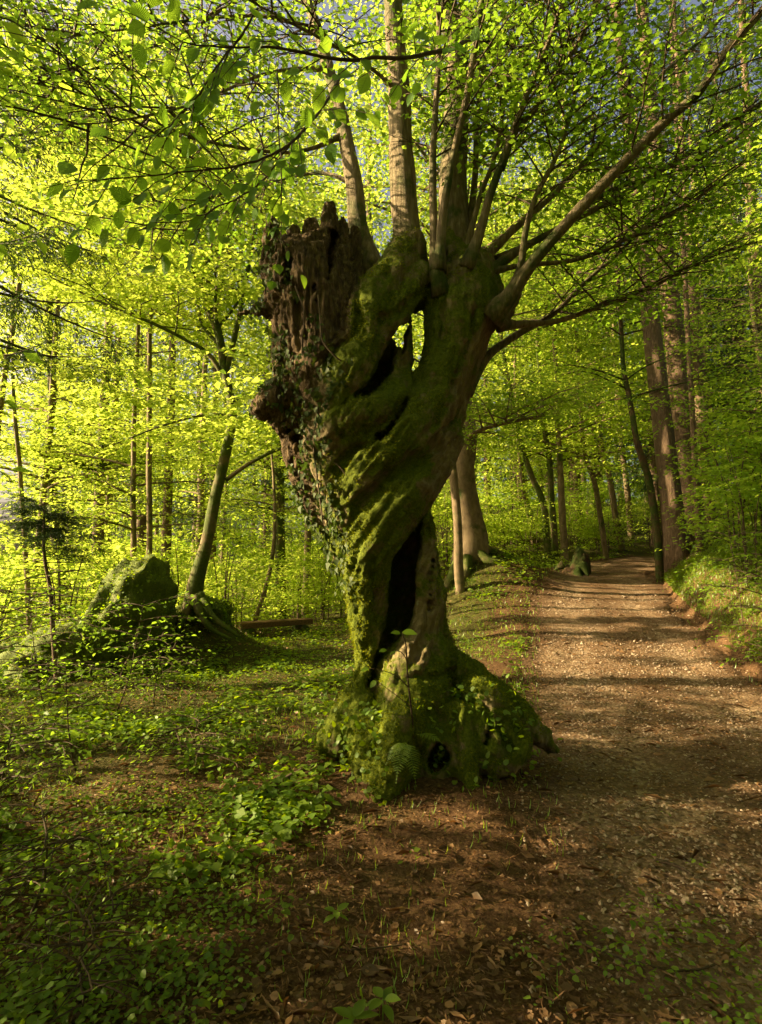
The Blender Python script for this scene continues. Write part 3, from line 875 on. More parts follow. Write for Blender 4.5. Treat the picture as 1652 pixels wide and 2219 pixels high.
    moss -= 0.32 * np.exp(-((px - 890) / 70) ** 2 - ((py - 1415) / 70) ** 2)
    moss += 0.30 * sstep(830, 780, px) * sstep(1180, 1260, py)
    moss -= 0.25 * sstep(760, 690, px) * sstep(780, 850, py) * sstep(1180, 1100, py)
    me = make_mesh('trunk', V, [F], True, {'moss': moss, 'dead': np.clip(dead + 0.30 * rimr, 0, 1), 'flow': flow})
    return me, V, F, N2, px, py, dead, moss

hero_base = W(930, 1600, 4.5); hero_base[2] = 0.1
HERO = thing('pollard_tree', hero_base, 'huge twisted mossy old pollard tree with a hollow trunk beside the track', 'tree')
hero_me, HV, HF, HN, HPX, HPY, HDEAD, HMOSS = build_hero_trunk()
trunk = obj('trunk', hero_me, M['hero'], HERO)

# ---- limbs and sprouts
def wp(pts, dY=0.0):
    P = np.array([W(p[0], p[1], p[2] + dY) for p in pts]); R = np.array([p[3] * p[2] / FPX for p in pts])
    return P, R

HERO_LIMBS = [
    [(806, 600, 4.88, 34), (788, 545, 4.92, 27), (776, 490, 4.95, 22), (768, 400, 5.0, 20), (748, 290, 5.1, 17), (730, 210, 5.15, 15), (712, 150, 5.2, 14), (690, 70, 5.25, 12), (655, -40, 5.3, 10), (620, -250, 5.4, 7), (600, -500, 5.5, 4)],
    [(892, 590, 4.72, 38), (888, 540, 4.72, 34), (882, 490, 4.72, 30), (874, 400, 4.72, 30), (869, 300, 4.74, 27), (866, 200, 4.76, 26), (858, 100, 4.78, 24), (850, 0, 4.8, 21), (846, -150, 4.85, 17), (850, -400, 4.9, 11), (860, -700, 5.0, 5)],
    [(992, 580, 4.9, 40), (988, 530, 4.9, 33), (984, 470, 4.92, 28), (982, 400, 4.94, 26), (985, 300, 4.98, 24), (991, 200, 5.0, 22), (985, 100, 5.05, 20), (966, 0, 5.1, 18), (945, -150, 5.15, 14), (930, -400, 5.2, 9), (935, -650, 5.3, 4)],
]
HERO_SPROUTS = [
    [(958, 640, 4.55, 13), (946, 585, 4.5, 13), (941, 500, 4.5, 9), (938, 350, 4.5, 8), (944, 230, 4.5, 7), (950, 120, 4.5, 6), (950, -20, 4.5, 5), (960, -200, 4.5, 3)],
    [(950, 590, 4.5, 11), (962, 450, 4.45, 9), (985, 330, 4.4, 8.5), (1010, 220, 4.35, 8), (1035, 70, 4.3, 7.5), (1050, -40, 4.3, 6), (1070, -250, 4.3, 3)],
    [(1010, 585, 4.55, 12), (1040, 505, 4.5, 9.5), (1060, 430, 4.45, 9), (1085, 360, 4.4, 9), (1110, 290, 4.35, 8), (1150, 185, 4.3, 7), (1190, 90, 4.2, 6), (1228, -20, 4.2, 5), (1270, -180, 4.2, 3)],
    [(1085, 365, 4.4, 6), (1120, 280, 4.4, 7), (1165, 230, 4.35, 7), (1218, 150, 4.3, 6), (1265, 70, 4.25, 6), (1300, -20, 4.2, 5), (1340, -150, 4.2, 3)],
    [(1062, 690, 4.6, 18), (1110, 635, 4.5, 14), (1150, 575, 4.45, 13), (1250, 460, 4.3, 12.5), (1350, 355, 4.2, 12), (1450, 255, 4.1, 11), (1515, 200, 4.0, 10), (1570, 115, 3.95, 9), (1652, 25, 3.9, 8), (1760, -90, 3.85, 6), (1900, -220, 3.8, 3)],
    [(1035, 575, 4.75, 9), (1100, 510, 4.8, 7), (1180, 440, 4.85, 6), (1250, 370, 4.9, 6), (1310, 300, 4.9, 5), (1400, 195, 5.0, 5), (1530, 75, 5.1, 4), (1620, -30, 5.1, 3)],
    [(1050, 600, 4.7, 11), (1120, 545, 4.8, 8), (1220, 490, 4.9, 7), (1350, 420, 5.0, 6), (1470, 345, 5.05, 6), (1580, 270, 5.1, 5), (1720, 190, 5.2, 3)],
    [(1080, 705, 4.75, 9), (1140, 702, 4.8, 7), (1210, 695, 4.9, 6), (1310, 660, 5.0, 5), (1420, 618, 5.1, 4), (1520, 560, 5.2, 3)],
    [(1010, 850, 4.85, 10), (1060, 770, 4.95, 9), (1130, 720, 5.05, 8), (1200, 680, 5.1, 6), (1270, 610, 5.2, 5), (1350, 540, 5.3, 4), (1440, 440, 5.4, 3)],
    [(1088, 660, 4.7, 9), (1125, 590, 4.6, 8), (1140, 500, 4.55, 7), (1165, 420, 4.5, 6), (1210, 330, 4.5, 5), (1240, 230, 4.5, 4), (1260, 100, 4.5, 3)],
    [(1015, 560, 4.8, 10), (1020, 480, 4.9, 8), (1030, 380, 5.0, 7), (1035, 250, 5.05, 6), (1055, 100, 5.1, 5), (1070, -60, 5.2, 4)],
    [(1005, 560, 4.75, 7), (1040, 430, 4.75, 6), (1075, 330, 4.75, 5), (1100, 180, 4.75, 4), (1130, 20, 4.8, 3)],
    [(1075, 565, 4.85, 7), (1200, 500, 5.0, 6), (1330, 410, 5.15, 5), (1450, 380, 5.3, 4), (1600, 300, 5.4, 3)],
    [(1060, 590, 4.7, 6), (1130, 575, 4.7, 5), (1260, 560, 4.75, 5), (1390, 500, 4.8, 4), (1560, 400, 4.9, 3)],
]
HERO_SPROUTS += [
    [(712, 150, 5.2, 9), (640, 150, 4.9, 7), (560, 165, 4.5, 6), (420, 225, 4.1, 5), (250, 262, 3.8, 3), (120, 270, 3.6, 2)],
    [(748, 290, 5.1, 9), (680, 320, 5.0, 7), (600, 330, 4.8, 6), (430, 300, 4.5, 5), (200, 210, 4.3, 3), (60, 180, 4.2, 2)],
    [(690, 70, 5.25, 8), (600, 40, 4.9, 7), (500, 35, 4.6, 6), (300, 60, 4.3, 4), (60, 95, 4.1, 2)],
    [(768, 400, 5.0, 7), (700, 375, 5.1, 6), (600, 390, 5.3, 5), (450, 430, 5.5, 4), (300, 500, 5.7, 2)],
    [(866, 200, 4.76, 7), (780, 130, 4.5, 6), (650, 60, 4.2, 5), (500, -20, 4.0, 3), (400, -60, 3.9, 2)],
    [(655, -40, 5.3, 7), (560, -30, 5.4, 6), (420, 60, 5.5, 5), (260, 130, 5.6, 4), (100, 180, 5.8, 2)],
]
for _L in HERO_SPROUTS[-6:]: _L[:] = [(a, b, c, max(1.2, d * 0.6)) for a, b, c, d in _L]
HERO_AXES = []
for k, L in enumerate(HERO_LIMBS):
    P, R = wp(L); mb = MB()
    if k == 2: R = R * 1.22
    Pq, Rq = resample(P, R, 70)
    mb.tube(Pq, Rq, 22, rough=0.10, seed=k, flute=lambda t, a, kk=k: 1 + 0.06 * np.sin(a * 3 + t * 9 + kk) + 0.03 * np.sin(a * 7 - t * 14) + 0.25 * np.clip(0.08 - t, 0, 1) * np.sin(5 * a) * 6)
    mb.build('limb', M['bark_limb'], HERO)
    HERO_AXES.append((Pq, Rq, 'limb'))
for k, L in enumerate(HERO_SPROUTS):
    P, R = wp(L)
    Pq, Rq = resample(P, R, 40)
    Rq = Rq * (1 + 0.9 * np.exp(-np.linspace(0, 1, 40) * 16))
    wig = 0.012 * np.stack([fbm(np.c_[np.linspace(0, 6, 40), np.full(40, k * 3.1 + q * 11), np.zeros(40)], 3) for q in range(3)], 1)
    Pq = Pq + wig * np.linspace(0, 1, 40)[:, None]
    mb = MB(); mb.tube(Pq, Rq, 9, rough=0.10, seed=k + 9)
    mb.build('branch', M['bark_limb'], HERO)
    HERO_AXES.append((Pq, Rq, 'branch'))
# ------------------------------------------------------------------ growing things
UPV = np.array([0, 0, 1.0])

def leaves_on_twigs(S, D, L, step, size, droop=0.18, up=None, tilt=0.35, r=rng):
    """S,D (t,3) start and direction, L (t,) length -> leaf pos, dir, normal, size"""
    t = len(S)
    n = max(2, int(round(float(np.mean(L)) / step)))
    s = np.linspace(0.15, 1.0, n)[None, :, None]
    Hh = nrm(np.cross(D, UPV) + 1e-6)
    P = S[:, None] + D[:, None] * (L[:, None, None] * s) - UPV * (droop * L[:, None, None] * s ** 2)
    side = np.where((np.arange(n) % 2) == 0, 1.0, -1.0)[None, :, None]
    side = np.broadcast_to(side, P.shape[:2] + (1,)).copy()
    d = D[:, None] * 0.6 + Hh[:, None] * side * 0.85
    d[:, -1] = D * 1.0
    d = d + r.normal(0, 0.22, P.shape) - UPV * 0.22
    nn = np.broadcast_to(UPV if up is None else up, P.shape) + r.normal(0, tilt, P.shape)
    sz = size * r.uniform(0.6, 1.15, P.shape[:2]) * (0.75 + 0.25 * np.sin(s[..., 0] * 3.0))
    P = P + r.normal(0, 0.012, P.shape)
    return P.reshape(-1, 3), nrm(d.reshape(-1, 3)), nrm(nn.reshape(-1, 3)), sz.ravel()

class Foliage:
    def __init__(self): self.P = []; self.D = []; self.N = []; self.S = []
    def add(self, q):
        for a, b in zip((self.P, self.D, self.N, self.S), q): a.append(b)
    def arrays(self, gaps=True):
        if not self.P: return None
        P, D, N, S = np.vstack(self.P), np.vstack(self.D), np.vstack(self.N), np.concatenate(self.S)
        if gaps:
            k = open_gaps(P); P, D, N, S = P[k], D[k], N[k], S[k]
        return P, D, N, S
    def mesh_into(self, mb, tmpl, gaps=True, filt=None):
        a = self.arrays(gaps)
        if a is None: return 0
        P, D, N, S = a
        if filt is not None:
            k = filt(P); P, D, N, S = P[k], D[k], N[k], S[k]
        mb.scatter(tmpl, P, frames(D, N), S)
        return len(P)

def grow_branch(fol, wood, start, d, L, r0, leaf, step=0.055, nside=12, twl=0.32, up=0.15, droop=0.10, twig_gap=0.13, sides=5, first=0.18, wood_side=True, flat=0.25, r=rng, clear_wood=False):
    """one bough with side shoots in a flattish spray and leaves on its twigs"""
    n = 9
    d = nrm(np.asarray(d, float))
    t = np.linspace(0, 1, n)[:, None]
    Hh = nrm(np.cross(d, UPV) + 1e-6)
    bend = r.normal(0, 0.10)
    pts = start + d * L * t + UPV * (up * L * t - droop * L * t ** 2) + Hh * (bend * L * t ** 2) + r.normal(0, 0.012 * L, (n, 3)) * t
    rad = r0 * (1 - t[:, 0]) ** 0.9 + 0.003
    ok_wood = wood is not None and (not clear_wood or open_gaps(pts).all())
    if ok_wood: wood.tube(pts, rad, sides, n=7, cap=False)
    s = np.linspace(first, 0.98, nside) + r.uniform(-0.03, 0.03, nside)
    s = np.clip(s, 0.05, 1)
    idx = s * (n - 1); i0 = np.minimum(idx.astype(int), n - 2); f = (idx - i0)[:, None]
    SP = pts[i0] * (1 - f) + pts[i0 + 1] * f
    T = nrm(pts[i0 + 1] - pts[i0])
    HT = nrm(np.cross(T, UPV) + 1e-6)
    sg = np.where(np.arange(nside) % 2 == 0, 1.0, -1.0)[:, None]
    SD = nrm(T * r.uniform(0.5, 0.9, (nside, 1)) + HT * sg + UPV * r.normal(0, flat, (nside, 1)))
    SL = L * 0.42 * (1 - 0.62 * s) * r.uniform(0.7, 1.2, nside) + 0.12
    if ok_wood and wood_side:
        for k in range(nside):
            e = SP[k] + SD[k] * SL[k]; m = (SP[k] + e) / 2 + UPV * 0.03 * SL[k]
            wood.tube(np.array([SP[k], m, e - UPV * 0.06 * SL[k]]), np.array([max(0.0035, r0 * 0.3 * (1 - s[k]) + 0.003), 0.003, 0.0015]), 3, cap=False)
    m = max(2, int(round(float(SL.mean()) / twig_gap)))
    u = np.linspace(0.15, 1.0, m)[None, :, None]
    TP = (SP[:, None] + SD[:, None] * SL[:, None, None] * u).reshape(-1, 3)
    HS = nrm(np.cross(SD, UPV) + 1e-6)
    sg2 = np.where(np.arange(m) % 2 == 0, 1.0, -1.0)[None, :, None]
    TD = SD[:, None] * 0.8 + HS[:, None] * sg2 + r.normal(0, 0.2, (nside, m, 3))
    TD[:, -1] = SD
    TD = nrm(TD.reshape(-1, 3))
    TL = twl * r.uniform(0.6, 1.2, len(TP))
    fol.add(leaves_on_twigs(TP, TD, TL, step * (1.0 if leaf < 0.08 else 1.12), leaf * (1.0 if leaf < 0.08 else 1.28), r=r))
    return pts

def broadleaf(name, label, base, axis_pts, axis_rad, nb, L0, leaf, mat, bark, t0=0.25, t1=1.0, group=None, tmpl=None, up=0.35, sides=12, azr=None, cat='tree', gaps=True, parts=True, flute=None, step=0.055, nside=12, twig_gap=0.13, twl=0.32, lprof=None, r=rng, extra=None, droop=0.22, rootflare=0.0, clear_wood=True):
    T = thing(name, base, label, cat, group)
    axis_pts = np.array(axis_pts, float); axis_pts[0][2] = min(axis_pts[0][2], hs(axis_pts[0][0], axis_pts[0][1]) - 0.12)
    P, R = resample(axis_pts, axis_rad, 46)
    P = P + 0.6 * np.asarray(axis_rad).mean() * np.stack([fbm(np.c_[P[:, 2] * 0.8, np.full(46, base[0] * 3 + q * 7), np.zeros(46)], 3) for q in range(3)], 1) * np.array([1, 1, 0])
    mb = MB()
    zt = np.linspace(0, 1, 46)
    R = R * (1 + rootflare * np.exp(-zt * 34))
    mb.tube(P, R, sides, rough=0.10, seed=int(abs(base[0] * 10)), flute=flute or (lambda t, a: 1 + 0.05 * np.sin(a * 3 + t * 6) + rootflare * 0.35 * np.exp(-t * 40) * np.sin(a * 5 + 1)))
    mb.build('trunk', bark, T)
    fol = Foliage()
    ga = r.uniform(0, 6.28)
    axes = [(P, R)]
    for ex in (extra or []):
        EP, ER = resample(ex[0], ex[1], 24)
        mbx = MB(); mbx.tube(EP, ER, 8, rough=0.08); mbx.build('stem' if len(ex) < 3 else ex[2], bark, T)
        axes.append((EP, ER))
    allw = MB()
    for k in range(nb):
        ap, ar = axes[k % len(axes)] if len(axes) > 1 else axes[0]
        tt = t0 + (t1 - t0) * ((k + r.random()) / nb)
        i = min(int(tt * (len(ap) - 1)), len(ap) - 1)
        if azr is None: az = ga + k * 2.39996 + r.normal(0, 0.3)
        else: az = r.uniform(*azr)
        hh = (tt - t0) / (t1 - t0 + 1e-6)
        l = L0 * (lprof(hh) if lprof else (0.55 + 0.75 * math.sin(min(1, hh * 1.1 + 0.12) * math.pi))) * r.uniform(0.75, 1.2)
        e = up * (0.3 + 0.9 * hh)
        d = (math.cos(az), math.sin(az), e)
        grow_branch(fol, allw if not parts else allw, ap[i], d, l, max(0.006, min(ar[i] * 0.45, 0.016 * l)), leaf, step=step, nside=nside, twl=twl, twig_gap=twig_gap, wood_side=parts, droop=droop, sides=4, r=r, clear_wood=clear_wood)
    w = allw.build('branches', bark, T)
    if w is not None: w['kind'] = 'stuff'
    mb = MB(); n = fol.mesh_into(mb, tmpl or LEAF_FAR, gaps)
    c = mb.build('crown', mat, T)
    if c is not None: c['kind'] = 'stuff'
    return T, n

# ---- spruce
def spruce_bough_mesh(mb, start, az, L, el, droop, r, hang=0.35, dens=1.0, dead=False):
    d = np.array([math.cos(az), math.sin(az), el]); d /= np.linalg.norm(d)
    n = 8; t = np.linspace(0, 1, n)[:, None]
    pts = start + d * L * t + UPV * (-droop * L * t + 0.55 * droop * L * t ** 2.4)
    m = max(4, int(22 * dens * max(0.5, L / 2)))
    s = r.uniform(0.12, 1.0, m)
    idx = s * (n - 1); i0 = np.minimum(idx.astype(int), n - 2); f = (idx - i0)[:, None]
    SP = pts[i0] * (1 - f) + pts[i0 + 1] * f
    T = nrm(pts[i0 + 1] - pts[i0]); HT = nrm(np.cross(T, UPV))
    sg = r.choice([-1.0, 1.0], m)[:, None]
    SD = nrm(T * 0.6 + HT * sg * r.uniform(0.3, 1.0, (m, 1)) - UPV * hang * r.uniform(0.3, 1.8, (m, 1)))
    SL = (0.16 + 0.24 * L * (1 - s * 0.7)) * r.uniform(0.6, 1.2, m)
    q = 13
    u = np.linspace(0.05, 1, q)[None, :, None]
    NP = SP[:, None] + SD[:, None] * SL[:, None, None] * u - UPV * 0.22 * SL[:, None, None] * u ** 2
    HS = nrm(np.cross(SD, UPV) + 1e-5)
    sg = np.where(np.arange(q) % 2 == 0, 1., -1.)[None, :, None]
    ND = SD[:, None] * 0.9 + HS[:, None] * sg * 0.7 + r.normal(0, 0.28, NP.shape)
    return pts, NP.reshape(-1, 3), nrm(ND.reshape(-1, 3))

NEEDLE = (np.array([(0, 0, 0), (0.085, 0.45, 0.02), (0, 1, 0), (-0.085, 0.45, 0.02)], float), np.array([(0, 1, 2), (0, 2, 3)]), np.zeros((4, 3)))

def spruce(name, label, base, top, r0, r1, z_crown, nb, L0, group=None, bw=0.018, seed=0, needle=0.085, dens=1.0, el=0.05, droop=0.35, hang=0.4, azr=None, bark=None, ztop=None, rootflare=0.35, gaps=True):
    r = np.random.default_rng(seed + 100)
    T = thing(name, base, label, 'tree', group)
    base = np.asarray(base, float); top = np.asarray(top, float)
    t = np.linspace(0, 1, 40)[:, None]
    P = base * (1 - t) + top * t + 0.03 * np.stack([fbm(np.c_[t[:, 0] * 4, np.full(40, seed + q * 5.5), np.zeros(40)], 2) for q in range(3)], 1)
    P[0] = base - UPV * 0.25
    R = r0 + (r1 - r0) * t[:, 0]
    R = R * (1 + rootflare * np.exp(-t[:, 0] * 30))
    mb = MB(); mb.tube(P, R, 14, rough=0.06, seed=seed, flute=lambda tt, a: 1 + 0.10 * np.exp(-tt * 30) * np.sin(a * 5)); mb.build('trunk', bark or M['bark_spruce'], T)
    wood = MB(); NPs = []; NDs = []
    H = top[2] - base[2]
    for k in range(nb):
        tt = z_crown + ((ztop or 1.0) - z_crown) * (k + r.random()) / nb
        p = base * (1 - tt) + top * tt
        az = k * 2.4 + r.normal(0, .3) if azr is None else r.uniform(*azr)
        l = L0 * (1.0 - 0.75 * max(0, tt - z_crown) / (1 - z_crown + 1e-6)) * r.uniform(0.7, 1.15)
        pts, a, b = spruce_bough_mesh(wood, p, az, l, el + 0.3 * tt + r.normal(0, .16), droop * r.uniform(.4, 1.5), r, hang, dens)
        wood.tube(pts, np.linspace(bw * l ** 0.5, bw * .2, len(pts)), 4, cap=False)
        NPs.append(a); NDs.append(b)
    w = wood.build('branches', M['bark_twig'], T)
    if w is not None: w['kind'] = 'stuff'
    if NPs:
        NP_, ND_ = np.vstack(NPs), np.vstack(NDs)
        if gaps:
            k = open_gaps(NP_); NP_, ND_ = NP_[k], ND_[k]
        mb = MB(); mb.scatter(NEEDLE, NP_, frames(ND_, nrm(UPV + r.normal(0, .4, NP_.shape))), needle * r.uniform(0.7, 1.3, len(NP_)))
        c = mb.build('crown', M['needle'], T)
        c['kind'] = 'stuff'
    return T
# ------------------------------------------------------------------ the wood around
BR, SH = M['leaf_bright'], M['leaf_shade']

def px_axis(L):
    P = np.array([W(p[0], p[1], p[2]) for p in L]); R = np.array([p[3] * p[2] / FPX for p in L])
    return P, R
def base_of(P):
    b = P[0].copy(); return b

# curved hornbeam growing over the mossy rocks
P, R = px_axis([(412, 1318, 10.0, 21), (424, 1260, 10.0, 16.5), (442, 1190, 10.0, 13.5), (462, 1085, 10.0, 12), (486, 985, 10.0, 11), (504, 885, 10.0, 10), (488, 805, 10.0, 9.5), (470, 720, 10.0, 9), (432, 630, 10.0, 10), (402, 565, 10.0, 9), (385, 470, 10.0, 7), (372, 330, 10.0, 5), (368, 150, 10.0, 3)])
ex = []
for L in ([(488, 815, 10.0, 9), (505, 745, 9.9, 9), (522, 670, 9.8, 8), (532, 610, 9.8, 7), (550, 520, 9.7, 6), (560, 400, 9.7, 4), (575, 220, 9.7, 2)],
          [(490, 830, 10.0, 7), (455, 770, 9.9, 7), (400, 735, 9.8, 5.5), (330, 700, 9.7, 5), (220, 655, 9.5, 4), (90, 590, 9.3, 2)],
          [(478, 750, 10, 6), (440, 705, 10.1, 6), (430, 640, 10.2, 5), (455, 560, 10.4, 4), (470, 430, 10.6, 2)],
          [(497, 900, 10, 6), (440, 900, 9.8, 4), (360, 920, 9.6, 3.5), (280, 950, 9.4, 2)],
          [(490, 1040, 10, 7), (540, 1005, 9.8, 6), (600, 975, 9.7, 5), (680, 950, 9.6, 3)],
          [(470, 715, 10, 5), (520, 640, 10.3, 5), (500, 560, 10.6, 4), (480, 380, 11, 2)]):
    a, b = px_axis(L); ex.append((a, b * 0.72, 'branch'))
broadleaf('hornbeam_tree', 'slender curving hornbeam rooted on the mossy rocks near the bench', base_of(P), P, R, 105, 2.1, 0.098, BR, M['bark_mossy'], t0=0.34, extra=ex, up=0.25, nside=12, tmpl=LEAF_FAR, rootflare=0.3)

# straight trunks on the left
def vert_trunk(px, py, Y, wpx, lean=0.0, H=17.0):
    b = W(px, py, Y); b[2] = hs(b[0], b[1]) - 0.05
    r = wpx * Y / FPX / 2
    top = b + np.array([lean * H, 0, H])
    return b, top, r

b, t_, r_ = vert_trunk(356, 1290, 17, 22, -0.004, 20)
spruce('spruce_tree', 'straight grey-brown spruce trunk behind the curving hornbeam', b, t_, r_, r_ * 0.3, 0.42, 50, 2.6, seed=1, hang=.9, needle=.11)
b, t_, r_ = vert_trunk(207, 1300, 18, 26, 0.0, 21)
spruce('spruce_tree', 'tall spruce trunk standing far behind the dark young spruce', b, t_, r_, r_ * 0.3, 0.40, 50, 2.8, seed=2, hang=.9, needle=.11)
def copy_tree(src, loc, rz, sc, label, group=None):
    c = src.copy(); COL.objects.link(c)
    c.location = Vector([float(v) for v in loc]); c.rotation_euler = (0, 0, rz); c.scale = (sc, sc, sc)
    c['label'] = label
    if group: c['group'] = group
    elif 'group' in c: del c['group']
    for ch in src.children:
        d = ch.copy(); COL.objects.link(d); d.parent = c
        d.matrix_parent_inverse = ch.matrix_parent_inverse.copy()
    return c
DEEP = None
for k, (px, Y, lab) in enumerate([(455, 25, 'dark drooping spruce in the depth behind the curving hornbeam'), (300, 27, 'dark drooping spruce in the depth above the tall boulder'), (90, 26, 'dark drooping spruce in the depth at the bright left edge'), (575, 29, 'dark drooping spruce in the depth above the bench'),
                                  (790, 33, 'dark drooping spruce in the depth behind the old pollard'), (1180, 33, 'dark drooping spruce in the depth behind the slim stems'), (1620, 27, 'dark drooping spruce in the depth of the right hillside'), (1255, 25, 'dark drooping spruce in the depth above the track bend'), (1430, 22, 'dark drooping spruce behind the pair of big spruce trunks'), (1555, 21, 'dark drooping spruce between the big pair and the bare hillside trunk'), (1690, 19, 'dark drooping spruce at the right edge of the hillside'), (1060, 30, 'dark drooping spruce in the depth above the stout beech')]):
    b, t_, r_ = vert_trunk(px, 1290, Y, 22, 0, 22)
    if DEEP is None: DEEP = spruce('spruce_tree', lab, b, t_, r_, 0.03, 0.16, 95, 3.2, group='spruces in the depth of the wood', seed=20, needle=0.15, hang=1.1, droop=0.5, dens=1.7, gaps=False)
    else: copy_tree(DEEP, b, k * 1.7, 1 + 0.12 * math.sin(k * 2.1), lab, 'spruces in the depth of the wood')

P, R = px_axis([(150, 1330, 15, 10), (125, 1180, 15, 11), (110, 1030, 15, 11), (104, 960, 15, 10), (112, 860, 15, 9), (105, 700, 15, 8), (120, 500, 15, 6), (110, 250, 15, 4)])
ex = [(*px_axis([(120, 1020, 15, 6), (150, 1000, 14.8, 6), (185, 1010, 14.6, 5), (208, 1025, 14.5, 5), (222, 1000, 14.5, 4), (222, 960, 14.5, 3)]), 'branch')]
broadleaf('mossy_tree', 'mossy leaning tree with an elbowed branch beside the spruce trunks', base_of(P), P, R, 70, 2.3, 0.095, BR, M['bark_mossy'], t0=0.45, extra=ex, step=0.07, twig_gap=0.16)
P, R = px_axis([(70, 1420, 10.5, 6), (58, 1250, 10.5, 5), (45, 1050, 10.5, 4.5), (32, 900, 10.5, 4), (28, 750, 10.5, 3), (30, 550, 10.5, 2)])
broadleaf('sapling', 'thin pale sapling stem rising at the far left edge', base_of(P), P, R, 22, 1.2, 0.08, BR, M['bark_beech'], t0=0.45, step=0.07)

# broadleaf trees of the left and middle distance
SPEC = [
    # px, base py, Y, width px, lean, height, nb, L0, leaf, mat, t0, label
    (545, 1335, 13.8, 9, 0.03, 6.5, 24, 1.5, 0.085, BR, 0.40, 'thin bowed sapling growing just behind the bench'),
    (612, 1310, 17, 22, -0.01, 15, 80, 2.6, 0.105, BR, 0.20, 'moss-green trunk beyond the bench, thickest of three'),
    (662, 1310, 18.5, 15, 0.0, 15, 55, 2.4, 0.11, BR, 0.22, 'smooth brown trunk beyond the right end of the bench'),
    (706, 1290, 20, 14, 0.0, 15, 50, 2.4, 0.115, BR, 0.22, 'brown trunk close against the edge of the old pollard'),
    (300, 1320, 13, 12, -0.02, 12, 80, 2.5, 0.09, BR, 0.22, 'leafy young beech behind the mossy boulder'),
    (60, 1320, 13.5, 14, 0.02, 14, 80, 2.6, 0.095, BR, 0.25, 'sunlit beech at the bright left edge of the wood'),
    (215, 1310, 20, 16, 0.02, 17, 80, 3.0, 0.125, BR, 0.25, 'tall bright beech behind the tall spruce trunks'),
    (430, 1300, 21, 16, 0.0, 17, 80, 3.0, 0.125, BR, 0.25, 'tall bright beech behind the curving hornbeam'),
    (330, 1330, 11.6, 12, -0.03, 14, 80, 2.6, 0.088, BR, 0.42, 'slim beech whose high crown fills the bright upper left'),
    (-30, 1330, 12.5, 14, 0.06, 15, 80, 2.8, 0.092, BR, 0.40, 'slim beech leaning in from the left edge with a high bright crown'),
    (-90, 1320, 17, 18, 0.0, 17, 60, 3.0, 0.115, BR, 0.3, 'beech at the very left edge reaching in with bright leaves'),
]
for k, (px, py, Y, wp_, lean, H, nb, L0, lf, mt, t0, lab) in enumerate(SPEC):
    b, t_, r_ = vert_trunk(px, py, Y, wp_, lean, H)
    mid = (b + t_) / 2 + np.array([rng.normal(0, 0.12), 0, 0]) * (1 + (k == 0) * 1.5)
    broadleaf('beech_tree', lab, b, np.array([b, b * .75 + t_ * .25 + (mid - (b + t_) / 2), mid, t_]), [r_ * 1.08, r_, r_ * 0.75, 0.02], nb, L0, lf, mt, M['bark_mossy'] if k == 1 else M['bark_beech'], t0=t0, step=0.075 if Y > 15 else 0.065, nside=11, twig_gap=0.17, parts=(Y < 14), tmpl=LEAF_FAR)

# ---- right half
P, R = px_axis([(1020, 1200, 14.3, 38), (1012, 1120, 14.3, 29), (1007, 1040, 14.3, 27), (1002, 940, 14.3, 26), (990, 760, 14.3, 23), (985, 500, 14.3, 18), (985, 200, 14.3, 12), (985, -80, 14.3, 6)])
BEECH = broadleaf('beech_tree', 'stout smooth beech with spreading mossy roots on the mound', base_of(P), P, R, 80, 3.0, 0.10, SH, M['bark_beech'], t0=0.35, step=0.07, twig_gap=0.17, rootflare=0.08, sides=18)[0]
for (L) in ([(1030, 1165, 14.1, 14), (1062, 1180, 13.9, 10), (1095, 1195, 13.8, 5)], [(1000, 1170, 14.0, 16), (975, 1215, 13.6, 12), (958, 1270, 13.2, 7)], [(1010, 1180, 13.9, 14), (1010, 1210, 13.6, 9), (1000, 1235, 13.4, 4)], [(1040, 1165, 14.5, 14), (1085, 1175, 14.6, 9), (1130, 1185, 14.6, 4)]):
    P, R = px_axis(L)
    for q in range(len(P)): P[q][2] = hs(P[q][0], P[q][1]) + R[q] * 0.35 + (0.20 if q == 0 else 0.0)
    mb = MB(); mb.tube(P, R, 10, n=14, rough=0.12); mb.build('root', M['bark_mossy'], BEECH)

P, R = px_axis([(995, 1225, 12.9, 11), (988, 1120, 12.9, 9.5), (980, 1000, 12.9, 9), (972, 860, 12.9, 8), (960, 650, 12.9, 6), (955, 400, 12.9, 4)])
ex = [(*px_axis([(984, 1000, 12.9, 6), (1000, 965, 12.7, 5), (1035, 935, 12.5, 4.5), (1090, 918, 12.3, 4), (1180, 900, 12.0, 3)]), 'branch')]
broadleaf('young_hornbeam', 'slim pale trunk leaning beside the stout beech', base_of(P), P, R, 40, 1.9, 0.09, SH, M['bark_beech'], t0=0.35, extra=ex, step=0.065)

